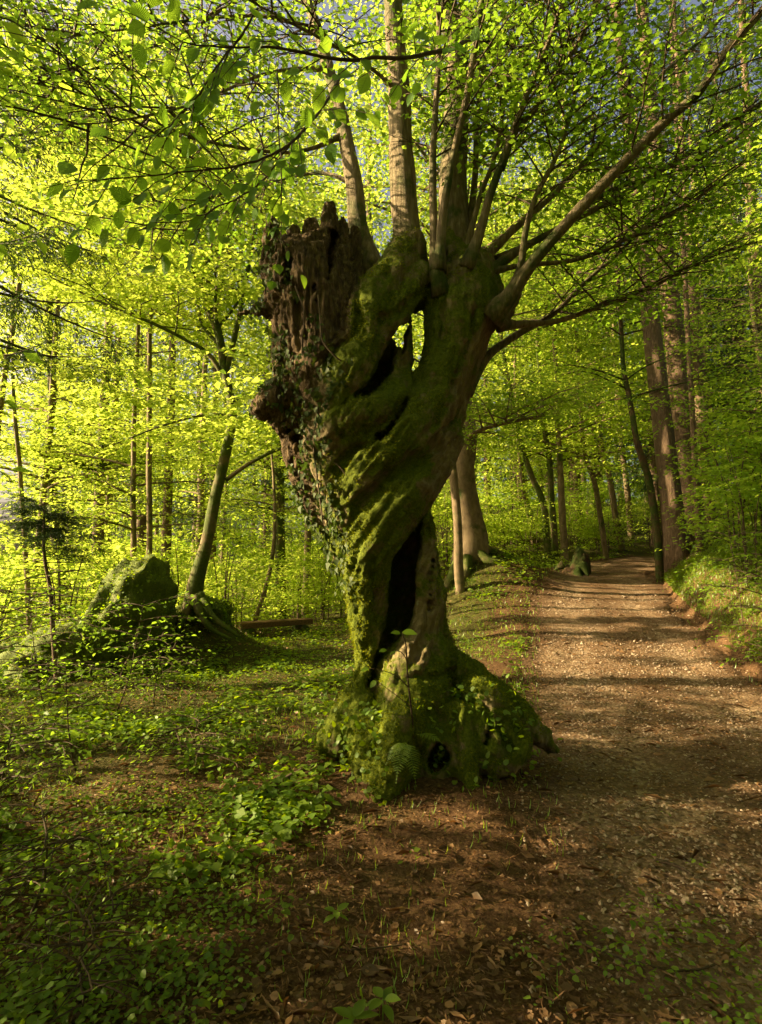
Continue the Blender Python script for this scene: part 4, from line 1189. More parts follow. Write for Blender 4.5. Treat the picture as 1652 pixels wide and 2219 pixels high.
def px_tree(L, label, nb, L0, lf, mt, bark, t0=0.3, name='forest_tree', **kw):
    P, R = px_axis(L)
    P[0][2] = min(P[0][2], hs(P[0][0], P[0][1]) - 0.03)
    return broadleaf(name, label, base_of(P), P, R, nb, L0, lf, mt, bark, t0=t0, step=kw.pop('step', 0.08), twig_gap=kw.pop('twig_gap', 0.18), parts=False, **kw)
px_tree([(1187, 1185, 18, 7), (1178, 1100, 18, 7), (1150, 1030, 18, 6), (1125, 950, 18, 6), (1105, 850, 18, 5), (1085, 700, 18, 4), (1075, 450, 18, 3)], 'sunlit bent stem leaning to the pollard, among slim trees by the track', 70, 2.5, 0.115, BR, M['bark_mossy'])
px_tree([(1203, 1180, 18.5, 7), (1198, 1100, 18.5, 7), (1190, 1000, 18.5, 6), (1175, 880, 18.5, 5), (1165, 650, 18.5, 4), (1170, 400, 18.5, 3)], 'sunlit straight mossy stem among slim trees by the track', 60, 2.4, 0.115, BR, M['bark_mossy'])
px_tree([(1222, 1180, 18, 8), (1218, 1080, 18, 7), (1212, 980, 18, 6), (1205, 800, 18, 5), (1200, 550, 18, 3)], 'grey straight stem just behind the rotten stump', 55, 2.4, 0.11, BR, M['bark_beech'])
px_tree([(1160, 1190, 21, 7), (1148, 1110, 21, 6), (1130, 1030, 21, 5), (1120, 850, 21, 4), (1110, 550, 21, 2)], 'dark thin stem behind the sunlit bent stem', 60, 2.8, 0.13, BR, M['bark_beech'])
px_tree([(1312, 1160, 19, 6), (1292, 1060, 19, 5.5), (1268, 980, 19, 5), (1255, 850, 19, 4), (1245, 600, 19, 3)], 'dark leaning stem above the bend of the track', 60, 2.6, 0.12, BR, M['bark_beech'])
px_tree([(1345, 1150, 21, 7), (1322, 1040, 21, 6), (1300, 950, 21, 5.5), (1285, 700, 21, 4), (1280, 400, 21, 3)], 'dark brown stem between the bend and the lit spruce', 60, 2.8, 0.13, SH, M['bark_beech'])
px_tree([(1368, 1130, 23, 7), (1356, 1040, 23, 6), (1344, 940, 23, 6), (1330, 700, 23, 5), (1320, 350, 23, 3)], 'straight dark stem standing nearer the lit spruce', 60, 3.0, 0.135, SH, M['bark_beech'])
px_tree([(1428, 1145, 14.3, 8), (1410, 1070, 14.3, 8), (1388, 980, 14.2, 7), (1372, 900, 14.2, 6), (1350, 780, 14.2, 5), (1340, 600, 14, 4), (1310, 400, 14, 3)], 'thin dark trunk leaning against the lit spruce', 50, 2.2, 0.095, SH, M['stump_wood'], t0=0.4)

def px_spruce(L, label, zc, nb, L0, seed, **kw):
    P, R = px_axis(L)
    P[0][2] = min(P[0][2], hs(P[0][0], P[0][1]))
    d = P[-1] - P[0]; top = P[0] + d * (20.0 / d[2])
    return spruce(kw.pop('name', 'spruce_tree'), label, P[0], top, R[0], R[0] * 0.35, zc, nb, L0, seed=seed, **kw)
px_spruce([(1466, 1150, 14.2, 23), (1400, 600, 14.2, 18)], 'big sunlit spruce trunk at the bend of the track', 0.42, 55, 2.8, 31, hang=0.9)
px_spruce([(1502, 1140, 14.9, 25), (1448, 600, 14.9, 18)], 'big shaded spruce trunk close behind the sunlit one', 0.45, 40, 2.8, 32, hang=0.8)
px_spruce([(1512, 1090, 13.5, 6.5), (1490, 700, 13.5, 5)], 'thin straight trunk beside the pair of big spruces', 0.55, 25, 1.2, 33)
px_spruce([(1532, 1060, 17.5, 14), (1492, 500, 17.5, 12)], 'dark spruce trunk on the bank behind the big pair', 0.34, 45, 2.6, 34, hang=0.8)
px_spruce([(1622, 800, 21, 15), (1570, 400, 21, 12)], 'dark bare spruce trunk high on the right hillside', 0.35, 40, 2.6, 35)
px_spruce([(1300, 1150, 25, 10), (1290, 600, 25, 8)], 'reddish spruce trunk deep in the wood above the track bend', 0.35, 40, 2.8, 36, needle=0.14)
px_spruce([(1600, 1000, 24, 14), (1590, 500, 24, 12)], 'shaded spruce deep on the right hillside', 0.2, 55, 3.0, 37, needle=0.14)

SPEC = [
    (1130, 1170, 26, 14, 0, 18, 80, 3.2, 0.14, BR, 0.12, 'leafy beech closing the view behind the slim trees'),
    (1000, 1190, 28, 14, 0, 18, 80, 3.4, 0.15, BR, 0.12, 'leafy beech closing the view behind the stout beech'),
    (1240, 1140, 30, 14, 0, 19, 80, 3.4, 0.15, BR, 0.12, 'leafy beech closing the view beyond the track bend'),
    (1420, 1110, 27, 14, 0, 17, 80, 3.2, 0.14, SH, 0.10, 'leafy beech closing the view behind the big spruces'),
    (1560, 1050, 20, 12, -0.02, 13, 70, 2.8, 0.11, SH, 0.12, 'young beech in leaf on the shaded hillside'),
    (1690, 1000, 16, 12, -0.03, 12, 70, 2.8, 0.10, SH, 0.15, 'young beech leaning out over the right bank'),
    (1720, 1100, 12.0, 8, -0.05, 7.0, 50, 1.7, 0.085, SH, 0.12, 'leafy hornbeam leaning over the bank at the right edge'),
]
for k, (px, py, Y, wp_, lean, H, nb, L0, lf, mt, t0, lab) in enumerate(SPEC):
    b, t_, r_ = vert_trunk(px, py, Y, wp_, lean, H)
    mid = (b + t_) / 2 + np.array([rng.normal(0, 0.25), 0, 0])
    broadleaf('beech_tree', lab, b, np.array([b, mid, t_]), [r_ * 1.08, r_ * 0.75, 0.02], nb, L0, lf, mt, M['bark_beech'], t0=t0, step=0.085 if Y > 15 else 0.065, nside=11, twig_gap=0.19, parts=(Y < 14), tmpl=LEAF_FAR)

_lab = {o['label']: o for o in bpy.data.objects if o.parent is None and 'label' in o}
for src, px, Y, sc, rz, lab in (('tall bright beech behind the curving hornbeam', 800, 19, 1.22, 1.0, 'tall beech whose crown shows between the upright limbs of the pollard'),):
    b = W(px, 1250, Y); b[2] = hs(b[0], b[1]) - 0.05
    copy_tree(_lab[src], b, rz, sc, lab)
# ------------------------------------------------------------------ understory, far wood, added shade trees round the camera
def copy_thing(src, loc, rz, sc, label, group):
    c = src.copy(); COL.objects.link(c)
    c.location = Vector([float(v) for v in loc]); c.rotation_euler = (0, 0, rz); c.scale = (sc, sc, sc)
    c['label'] = label; c['group'] = group
    for ch in src.children:
        d = ch.copy(); COL.objects.link(d); d.parent = c
        d.matrix_parent_inverse = ch.matrix_parent_inverse.copy()
    return c

def shrub_proto(seed, H, nst, nb, L0, lf, mat, name='beech_shrub'):
    r = np.random.default_rng(seed)
    T = thing(name, (0, 0, 0), 'x', 'shrub')
    fol = Foliage(); wood = MB()
    for s in range(nst):
        a = r.uniform(0, 6.28); lean = r.uniform(0.05, 0.35)
        p = np.array([[0.1 * math.cos(a), 0.1 * math.sin(a), -0.1], [lean * H * .3 * math.cos(a), lean * H * .3 * math.sin(a), H * .5], [lean * H * math.cos(a), lean * H * math.sin(a), H * r.uniform(0.8, 1.05)]])
        P, R = resample(p, [0.018, 0.012, 0.004], 16)
        sb = MB(); sb.tube(P, R, 5, cap=False); sb.build('stem', M['bark_twig'], T)
        for k in range(nb // nst):
            i = r.integers(3, 16); az = r.uniform(0, 6.28)
            grow_branch(fol, None, P[i], (math.cos(az), math.sin(az), r.uniform(-0.05, 0.35)), L0 * r.uniform(0.6, 1.2) * (1.15 - i / 22), 0.006, lf, step=0.075, nside=7, twig_gap=0.17, twl=0.28, droop=0.2, r=r)
    mb = MB(); fol.mesh_into(mb, LEAF_FAR, False)
    c = mb.build('foliage', mat, T); c['kind'] = 'stuff'
    return T
SHR = [shrub_proto(1, 2.6, 4, 34, 1.3, 0.10, SH), shrub_proto(2, 3.6, 4, 40, 1.5, 0.11, SH), shrub_proto(3, 1.5, 4, 26, 0.9, 0.09, SH)]
SHB = [shrub_proto(4, 2.8, 4, 36, 1.4, 0.105, BR), shrub_proto(5, 1.7, 4, 26, 1.0, 0.09, BR)]
used = set()
r7 = np.random.default_rng(77)
spots = []
# (px range, Y range, count, protos, base label, group)
AREAS = [((560, 770), (15.5, 27), 18, SHB, 'leafy sunlit shrub in the undergrowth beyond the bench', 'shrubs beyond the bench'),
         ((180, 520), (12.0, 24), 20, SHB, 'leafy sunlit shrub in the undergrowth behind the boulders', 'shrubs behind the boulders'),
         ((-120, 180), (9.5, 18), 14, SHB, 'leafy sunlit shrub at the bright edge of the wood', 'shrubs at the edge of the wood'),
         ((930, 1160), (17.5, 27), 16, SHB, 'leafy shrub in the undergrowth behind the stout beech', 'shrubs behind the beech'),
         ((1160, 1420), (19.5, 29), 15, SHR + SHB, 'leafy shrub in the shade above the bend of the track', 'shrubs above the bend'),
         ((1590, 1830), (9.5, 16), 12, SHR, 'leafy shrub on the right hand bank', 'shrubs on the bank')]
for (p0, p1), (y0, y1), n, protos, lab, grp in AREAS:
    for k in range(n):
        Y = r7.uniform(y0, y1); px = p0 + (p1 - p0) * (k + r7.random()) / n
        X = (px - 826) / FPX * Y
        if abs(X - path_c(Y)) < path_half(Y) + 0.7: X = path_c(Y) + np.sign(X - path_c(Y)) * (path_half(Y) + 0.9)
        src = protos[k % len(protos)]
        loc = (X, Y, hs(X, Y) - 0.03)
        if src.name not in used:
            used.add(src.name); src.location = Vector([float(v) for v in loc]); src.rotation_euler = (0, 0, r7.uniform(0, 6.28)); tag(src, lab, 'shrub', grp)
        else:
            copy_thing(src, loc, r7.uniform(0, 6.28), r7.uniform(0.75, 1.25), lab, grp)

# far wood, one mass
def far_wood():
    r = np.random.default_rng(5)
    n = 155000
    Y = 31 + 42 * r.random(n) ** 1.3
    px = r.uniform(60, 2050, n)
    X = (px - 826) / FPX * Y
    Z = r.uniform(0, 1, n) ** 1.0 * (19 + 6 * vnoise(np.c_[X * .12, Y * .12, np.zeros(n)]))
    G = h(X, Y)
    P = np.c_[X, Y, G + Z + 0.2]
    keep = fbm(P * np.array([.35, .35, .75]), 3) > -0.06
    P = P[keep]; n = len(P)
    D = nrm(np.c_[r.normal(0, 1, (n, 2)), r.normal(-0.2, 0.3, n)]); N = nrm(UPV + r.normal(0, 0.45, (n, 3)))
    mb = MB(); mb.scatter(LEAF_FAR, P, frames(D, N), 0.0085 * P[:, 1] * r.uniform(0.6, 1.3, n))
    o = mb.build('far_wood', SH); tag(o, 'dense leafy wood closing the view in the distance', None, None, 'stuff')
    mb = MB()
    for k in range(70):
        Yk = r.uniform(31, 60); xk = (r.uniform(130, 1900) - 826) / FPX * Yk
        b = np.array([xk, Yk, hs(xk, Yk) - .2]); mb.tube(np.array([b, b + [r.normal(0, .5), 0, 18]]), np.array([r.uniform(.12, .28), .06]), 6, cap=False)
    t = mb.build('trunks', M['bark_beech'], o); t['kind'] = 'stuff'
far_wood()

# unseen trees added beside and behind the camera to shade the scene
def shade_tree(x, y, H, nb, L0, lf, lab, t0=0.2, seed=0, grp='unseen shade trees round the viewpoint', mat=None, gaps=True):
    r = np.random.default_rng(seed)
    b = np.array([x, y, hs(x, y) - 0.1]); t_ = b + [0, 0, H]
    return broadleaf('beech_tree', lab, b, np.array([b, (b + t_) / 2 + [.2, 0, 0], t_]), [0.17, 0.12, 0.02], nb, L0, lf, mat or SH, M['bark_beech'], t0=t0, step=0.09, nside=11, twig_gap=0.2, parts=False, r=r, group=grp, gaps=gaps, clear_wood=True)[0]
shade_tree(-6.3, 2.3, 9, 75, 2.8, 0.145, 'unseen shade beech added beside the viewpoint towards the sun', 0.08, 1)
shade_tree(-8.8, 5.0, 8, 75, 2.8, 0.145, 'unseen shade beech added beside the viewpoint nearer the sun', 0.08, 2)
shade_tree(-5.5, 0.2, 9, 65, 2.8, 0.15, 'unseen shade beech added beside the viewpoint, farther back', 0.08, 3)
rear = shade_tree(4.5, -3.5, 13, 80, 3.6, 0.2, 'unseen shade beech added behind the viewpoint', 0.15, 4, gaps=False)
for k, (x, y, s) in enumerate([(-3.5, -4.5, 1), (0.8, -8.5, 1.1), (10.5, -1, 1), (11, 7.5, 1.0), (-8, -4, 1), (5.5, -11, 1.2), (-5, -10, 1.2), (14, 2, 1.1)]):
    copy_thing(rear, (x, y, hs(x, y) - 0.1), k * 1.3, s, 'unseen shade beech added behind the viewpoint', 'unseen shade trees round the viewpoint')
rear['group'] = 'unseen shade trees round the viewpoint'
# ------------------------------------------------------------------ leaves, ivy and moss of the old tree
r8 = np.random.default_rng(88)
def hero_crown():
    fol = Foliage(); wood = MB()
    for (P, R, kind) in HERO_AXES:
        n = len(P)
        if kind == 'limb':
            ts = np.linspace(0.42, 0.98, 26)
        else:
            ts = np.linspace(0.34, 0.99, 22)
        for k, t in enumerate(ts):
            i = min(int(t * (n - 1)), n - 2)
            T = nrm(P[i + 1] - P[i])
            az = k * 2.4 + r8.normal(0, .5)
            side = np.array([math.cos(az), math.sin(az), 0])
            d = T * 0.55 + side * 1.0 + UPV * 0.15
            L = (0.55 + 0.9 * t) * r8.uniform(0.6, 1.15)
            if kind == 'branch': L *= 0.8
            e = P[i] + nrm(d) * L
            if e[1] < 2.3: continue
            grow_branch(fol, wood, P[i], d, L, 0.007, 0.070, step=0.06, nside=7, twl=0.22, twig_gap=0.13, droop=0.18, up=0.12, sides=4, r=r8)
    w = wood.build('twigs', M['bark_twig'], HERO); w['kind'] = 'stuff'
    mb = MB()
    n = fol.mesh_into(mb, LEAF_LITE, True, lambda P: P[:, 1] > 2.4)
    c = mb.build('crown', M['leaf_hero'], HERO); c['kind'] = 'stuff'
    return n
hero_crown()

# large leaves overhanging close to the viewpoint: every leaf its own piece
BIG = []
for k in range(3):
    V_, F_, U_ = leaf_template([(0.06, 0.14), (0.18, 0.27), (0.35, 0.345), (0.52, 0.335), (0.68, 0.27), (0.82, 0.165), (0.92, 0.075)], fold=(0.06, 0.16, 0.10)[k], curl=(0.08, 0.2, 0.02)[k])
    me = make_mesh('leaf', V_, [F_], True, {'leafuv': U_}); me.materials.append(M['leaf_big']); BIG.append(me)
from mathutils import Matrix
def place_leaf(parent, p, d, nn, s, k):
    R = frames(d[None], nn[None])[0]
    m = Matrix([[*(R[0] * s), p[0]], [*(R[1] * s), p[1]], [*(R[2] * s), p[2]], [0, 0, 0, 1]])
    o = bpy.data.objects.new('leaf', BIG[k % 3]); COL.objects.link(o)
    o.parent = parent
    o.matrix_basis = m
    return o
NEAR_BRANCHES = [
    # main line (px,py,Y,r), side shoots at (t, dx, dy, len px)
    ([(1030, 80, 3.0, 9), (980, 108, 2.7, 8), (900, 120, 2.5, 7), (800, 126, 2.35, 6.5), (720, 125, 2.25, 6), (640, 108, 2.2, 5), (560, 92, 2.15, 4), (470, 95, 2.1, 3), (380, 80, 2.1, 2.2), (290, 20, 2.1, 1.5)], 24, 0.088, 0.34),
    ([(745, 150, 3.0, 6), (712, 205, 2.8, 6), (670, 262, 2.6, 5), (600, 325, 2.45, 4.5), (520, 355, 2.35, 4), (420, 372, 2.3, 3), (320, 380, 2.25, 2.3), (220, 385, 2.2, 1.8), (150, 395, 2.2, 1.2)], 25, 0.084, 0.38),
    ([(600, 160, 2.6, 3), (606, 260, 2.55, 2.6), (612, 360, 2.5, 2.2), (612, 450, 2.5, 2), (606, 520, 2.5, 1.6), (598, 580, 2.5, 1)], 11, 0.070, 0.17),
    ([(560, 20, 2.3, 4), (500, 100, 2.3, 4), (440, 180, 2.25, 3), (390, 240, 2.2, 2.5), (330, 290, 2.2, 2), (280, 300, 2.2, 1.2)], 15, 0.080, 0.32),
    ([(640, 300, 2.6, 3), (560, 400, 2.5, 3), (480, 440, 2.4, 2.4), (410, 470, 2.35, 2), (350, 470, 2.3, 1.2)], 14, 0.078, 0.30),
]
nleaf = 0
for bi, (L, nsh, lsz, reach) in enumerate(NEAR_BRANCHES):
    P, R = wp(L); P, R = resample(P, R * 0.65, 40)
    P = P + 0.01 * r8.normal(0, 1, P.shape).cumsum(0) * 0.25
    mb = MB(); mb.tube(P, R, 7, rough=0.08)
    T = nrm(np.gradient(P, axis=0))
    shoots = []
    for s in range(nsh):
        t = 0.18 + 0.82 * (s + r8.random()) / nsh
        i = min(int(t * 39), 38)
        sg = 1 if s % 2 else -1
        Hh = nrm(np.cross(T[i], UPV)); 
        d = nrm(T[i] * r8.uniform(0.5, 1.1) + Hh * sg * r8.uniform(.5, 1) + UPV * r8.normal(-0.25, 0.35))
        l = reach * r8.uniform(0.45, 1.0)
        e = P[i] + d * l - UPV * 0.12 * l
        mb.tube(np.array([P[i], P[i] + d * l * .5, e]), np.array([0.0032, 0.0024, 0.0012]), 4, cap=False)
        shoots.append((P[i], d, l))
    br = mb.build('overhanging_branch', M['bark_twig'], HERO)
    for (p, d, l) in shoots:
        m = max(2, int(l / 0.07)); Hh = nrm(np.cross(d, UPV))
        for q in range(m):
            u = 0.35 + 0.65 * q / max(1, m - 1); sg = 1 if q % 2 else -1
            pos = p + d * l * u - UPV * 0.12 * l * u * u
            ld = nrm(d * 0.7 + Hh * sg * (0.0 if q == m - 1 else 0.8) - UPV * r8.uniform(0.1, 0.9) + r8.normal(0, .2, 3))
            nn = nrm(UPV * 0.6 + np.array([0, -1, 0]) * r8.uniform(0.0, 1.2) + r8.normal(0, .35, 3))
            place_leaf(br, pos, ld, nn, lsz * r8.uniform(0.65, 1.2), int(r8.integers(0, 3))); nleaf += 1
print('near leaves', nleaf)

# ivy on the rotten flank
def on_surface(mask, n, r):
    idx = np.nonzero(mask)[0]
    return r.choice(idx, min(n, len(idx)), replace=False)
def ivy():
    T = thing('ivy', hero_base, 'dark ivy climbing the rotten left flank of the old tree', 'ivy')
    cl = fbm(HV * 3.3 + 40, 3)
    xb = np.interp(HPY, [460, 600, 700, 800, 900, 1000, 1100, 1200, 1290], [610, 640, 700, 735, 740, 725, 740, 770, 775])
    dens = (HPX < xb) & (HPY > 470) & (HPY < 1290) & (HN[:, 1] < 0.35)
    m1 = dens & (cl > 0.02) & (HPY > 640)
    m2 = dens & (HPY <= 640) & (HPX < 640)
    m3 = dens & (HPY > 1040)
    m4 = (HPX > 690) & (HPX < 800) & (HPY > 780) & (HPY < 1120) & (cl > 0.28)
    I = np.concatenate([on_surface(m1, 850, r8), on_surface(m2, 220, r8), on_surface(m3, 330, r8), on_surface(m4, 70, r8)])
    P = HV[I] + HN[I] * r8.uniform(0.01, 0.05, (len(I), 1))
    N = nrm(HN[I] + r8.normal(0, .45, (len(I), 3)))
    D = nrm(-UPV + r8.normal(0, .45, (len(I), 3)))
    IV = (np.array([(0, 0, 0), (.42, .12, .03), (.26, .45, .05), (0, 1, -.1), (-.26, .45, .05), (-.42, .12, .03), (0, .4, -.02)], float), np.array([(0, 1, 6), (1, 2, 6), (2, 3, 6), (3, 4, 6), (4, 5, 6), (5, 0, 6)]), np.zeros((7, 3)))
    mb = MB(); mb.scatter(IV, P, frames(D, N), np.clip(r8.normal(0.047, 0.012, len(I)), .025, .08))
    o = mb.build('leaves', M['leaf_ivy'], T); o['kind'] = 'stuff'
    for L in ([(690, 640, 4.35, 2.2), (695, 700, 4.3, 2.2), (700, 740, 4.25, 2), (730, 775, 4.25, 2), (752, 790, 4.3, 1.4)], [(640, 620, 4.4, 2), (660, 680, 4.35, 2), (655, 760, 4.4, 2), (670, 850, 4.45, 2)], [(700, 1130, 4.4, 2), (690, 1050, 4.4, 2), (680, 960, 4.4, 2), (690, 880, 4.4, 1.5)], [(770, 1060, 4.3, 1.5), (735, 1010, 4.35, 1.8), (700, 990, 4.4, 1.8), (668, 930, 4.45, 1.4)]):
        Pq, Rq = wp(L); mb = MB(); mb.tube(Pq, Rq, 5, n=18, rough=.2); mb.build('stem', M['bark_twig'], T)
ivy()

def moss():
    m = (HMOSS + 0.9 * fbm(HV * 5 + 70, 4) > 0.80) & (HN[:, 1] < 0.5)
    I = on_surface(m, 26000, r8)
    P = HV[I] + r8.normal(0, .004, (len(I), 3))
    D = nrm(HN[I] + r8.normal(0, .55, (len(I), 3)) - UPV * 0.25)
    N = nrm(r8.normal(0, 1, (len(I), 3)))
    t = (np.array([(-.22, 0, 0), (.22, 0, 0), (0, 1, 0)], float), np.array([(0, 1, 2)]), np.zeros((3, 3)))
    mb = MB(); mb.scatter(t, P, frames(D, N), r8.uniform(0.010, 0.026, len(I)))
    o = mb.build('moss', M['moss_tuft'], HERO); o['kind'] = 'stuff'
moss()
def root_plants():
    """little green leaves creeping over the root plate"""
    T = thing('ground_ivy', W(1000, 1640, 3.9), 'small round-leaved creeper spread over the mossy root plate', 'creeper')
    cl = fbm(HV * 5 + 11, 3)
    m = (HPY > 1490) & (HN[:, 1] < 0.4) & (cl > 0.08) & (HPX > 900)
    m2 = (HPY > 1530) & (HPX < 850) & (HN[:, 1] < 0.5)
    I = np.concatenate([on_surface(m, 340, r8), on_surface(m2, 330, r8)])
    P = HV[I] + HN[I] * r8.uniform(0.02, 0.09, (len(I), 1))
    N = nrm(UPV + 0.7 * HN[I] + r8.normal(0, .35, (len(I), 3))); D = nrm(HN[I] * 0.5 + r8.normal(0, .8, (len(I), 3)))
    mb = MB(); mb.scatter(LEAF_MID, P, frames(D, N), np.c_[r8.uniform(.03, .055, len(I)) * 1.25, r8.uniform(.03, .055, len(I)), np.full(len(I), .04)])
    o = mb.build('leaves', M['leaf_cover'], T); o['kind'] = 'stuff'
root_plants()
# ------------------------------------------------------------------ forest floor
r9 = np.random.default_rng(99)
def fan(n, y0, y1, r, margin=0.9, p=1.0):
    Y = np.exp(math.log(y0) + (math.log(y1) - math.log(y0)) * r.random(n) ** p)
    X = r.uniform(-1, 1, n) * (0.70 * Y + margin)
    return X, Y
def ground_normal(X, Y, e=0.05):
    gx = (h(X + e, Y) - h(X - e, Y)) / (2 * e); gy = (h(X, Y + e) - h(X, Y - e)) / (2 * e)
    return nrm(np.c_[-gx, -gy, np.ones_like(gx)])
def pd(X, Y): return np.abs(X - path_c(Y)) / path_half(Y)
def not_tree(X, Y): return ((X - 0.35) / 0.75) ** 2 + ((Y - 4.55) / 0.62) ** 2 > 1

def litter():
    n = 84000
    X, Y = fan(n, 1.25, 16, r9)
    d = pd(X, Y)
    acc = np.where(d < 0.85, 0.45 + 0.45 * np.exp(-(d / .2) ** 2) + .35 * sstep(.6, .85, d), 1.0)
    k = (r9.random(n) < acc) & not_tree(X, Y); X, Y, d = X[k], Y[k], d[k]; n = len(X)
    N = nrm(ground_normal(X, Y) + r9.normal(0, .38, (n, 3)))
    D = nrm(np.c_[r9.normal(0, 1, (n, 2)), r9.normal(0, .15, n)])
    Z = gz(X, Y) + 0.006 + r9.uniform(0, 0.016, n)
    s = np.clip(r9.lognormal(math.log(0.020), 0.45, n), .008, .07) * (1 + 0.085 * np.maximum(Y - 2, 0))
    w = r9.uniform(0.5, 1.25, n)
    bits = r9.random(n) < 0.55
    w = np.where(bits, r9.uniform(.12, .3, n), w); s = np.where(bits, s * 1.05, s)
    stick = r9.random(n) < 0.03
    w = np.where(stick, .05, w); s = np.where(stick, r9.uniform(.05, .16, n), s)
    t = (np.array([(0, 0, 0), (.34, .30, .10), (.30, .68, .12), (0, 1, .12), (-.30, .68, .06), (-.34, .30, .12)], float), np.array([(0, 1, 2), (0, 2, 3), (0, 3, 4), (0, 4, 5)]), np.zeros((6, 3)))
    mb = MB()
    near = Y < 2.6
    S = np.c_[s * w, s, s * r9.uniform(.4, 1.8, n)]
    P = np.c_[X, Y, Z]; R = frames(D, N)
    mb.scatter(t, P[near], R[near], S[near]); mb.scatter(LEAF_FAR, P[~near], R[~near], S[~near])
    o = mb.build('leaf_litter', M['leaf_litter']); tag(o, 'dry brown fallen leaves and bits of bark on the ground', None, None, 'stuff')
litter()

def gravel():
    n = 17000
    X, Y = fan(n, 1.3, 13, r9)
    Xc = path_c(Y); u = np.clip(r9.choice([-1, 1], n) * .45 + r9.normal(0, .26, n), -1, 1); X = Xc + u * path_half(Y)
    cl = fbm(np.c_[X * 1.4, Y * 1.4, np.zeros(n)], 3)
    k = (np.abs(X) < 0.72 * Y + 1) & (r9.random(n) < 0.35 + 1.2 * (cl + 0.25)) & not_tree(X, Y); X, Y = X[k], Y[k]; n = len(X)
    V = np.array([(1, 0, 0), (-1, 0, 0), (0, 1, 0), (0, -1, 0), (0, 0, .7), (0, 0, -.7), (.55, .55, .4), (-.5, .5, .45), (.5, -.55, .4), (-.55, -.5, .45)], float)
    V = np.array([(1, 0, -.1), (.3, .9, -.1), (-.8, .55, -.1), (-.75, -.6, -.1), (.35, -.9, -.1), (.15, .1, .55), (-.3, -.1, .5)], float)
    F = np.array([(0, 1, 5), (1, 2, 6), (1, 6, 5), (2, 3, 6), (3, 4, 6), (4, 5, 6), (4, 0, 5)])
    a = r9.uniform(0, 6.28, n); D = np.c_[np.cos(a), np.sin(a), r9.normal(0, .3, n)]
    s = np.clip(r9.lognormal(math.log(.007), .40, n), .003, .019) * (1 + .07 * np.maximum(Y - 2, 0))
    mb = MB(); mb.scatter((V, F, np.zeros((7, 3))), np.c_[X, Y, gz(X, Y) + 0.004 + s * .25], frames(D, nrm(UPV + r9.normal(0, .3, (n, 3)))), s[:, None] * r9.uniform(.6, 1.3, (n, 3)))
    o = mb.build('gravel', M['stone'], smooth=False); tag(o, 'pale gravel stones scattered over the track', None, None, 'stuff')
gravel()

def cover():
    n = 52000
    X, Y = fan(n, 1.3, 24, r9, 1.0, 0.85)
    d = pd(X, Y); side = X - path_c(Y)
    cl = fbm(np.c_[X * 0.9, Y * 0.9, np.full(n, 3.3)], 4)
    left = sstep(1.0, -1.6, X)
    den = 0.0 + 0.40 * left + 0.32 * sstep(5.5, 9, Y)
    den = den + 1.25 * cl
    den = np.where(d < 1.0, -1 + 1.05 * sstep(.72, 1.0, d) * (side < 0), den)
    den = np.where((side > 0) & (d > 1.15), 0.75 + 0.6 * cl, den)
    den = np.where((Y < 3.9) & (X > -0.3), (-0.05 + 0.8 * cl) * sstep(2.0, 1.2, X), den)
    k = (r9.random(n) < np.clip(den, 0, 0.95)) & not_tree(X, Y); X, Y = X[k], Y[k]
    yb = r9.uniform(5.5, 15, 6500); xb = path_c(yb) + path_half(yb) * 1.05 + r9.uniform(0, 1, 6500) ** 1.2 * 3.0
    kb = fbm(np.c_[xb * 1.5, yb * 1.5, np.zeros(6500)], 3) > -0.15
    X = np.r_[X, xb[kb]]; Y = np.r_[Y, yb[kb]]; n = len(X)
    G = h(X, Y)
    hgt = r9.uniform(.02, .10, n) * (1 + 0.05 * Y)
    kk = 4
    a = r9.uniform(0, 6.28, n)
    fol = Foliage(); Ps = []; Ds = []; Ns = []; Ss = []; Ys = []
    stem = MB()
    for q in range(kk):
        aa = a + q * 6.283 / kk + r9.normal(0, .35, n)
        rr = r9.uniform(.01, .045, n) * (1 + .05 * Y)
        P = np.c_[X + np.cos(aa) * rr, Y + np.sin(aa) * rr, G + hgt * r9.uniform(.6, 1.1, n)]
        D = np.c_[np.cos(aa), np.sin(aa), r9.normal(-.1, .25, n)]
        N = UPV + r9.normal(0, .30, (n, 3))
        Ps.append(P); Ds.append(nrm(D)); Ns.append(nrm(N)); Ss.append(r9.uniform(.014, .036, n) * (1 + .055 * Y)); Ys.append(Y)
    P = np.vstack(Ps); D = np.vstack(Ds); N = np.vstack(Ns); S = np.concatenate(Ss); YY = np.concatenate(Ys)
    big = np.tile((Y > 3.6) | (X < -0.4), kk) & (np.tile(fbm(np.c_[X * 1.3 + 40, Y * 1.3, np.zeros(n)], 2), kk) > 0.22); S = np.where(big, S * 1.75, S * r9.uniform(.6, 1.0, len(S)))
    near = YY < 3.0
    w = r9.uniform(.9, 1.3, len(S))
    mb = MB()
    mb.scatter(LEAF_MID, P[near], frames(D[near], N[near]), np.c_[S * w, S, S][near])
    mb.scatter(LEAF_FAR, P[~near], frames(D[~near], N[~near]), np.c_[S * w * 1.1, S * 1.1, S][~near])
    o = mb.build('ground_cover', M['leaf_cover']); tag(o, 'low green woodland herbs covering the forest floor', None, None, 'stuff')
    print('cover plants', n)
cover()

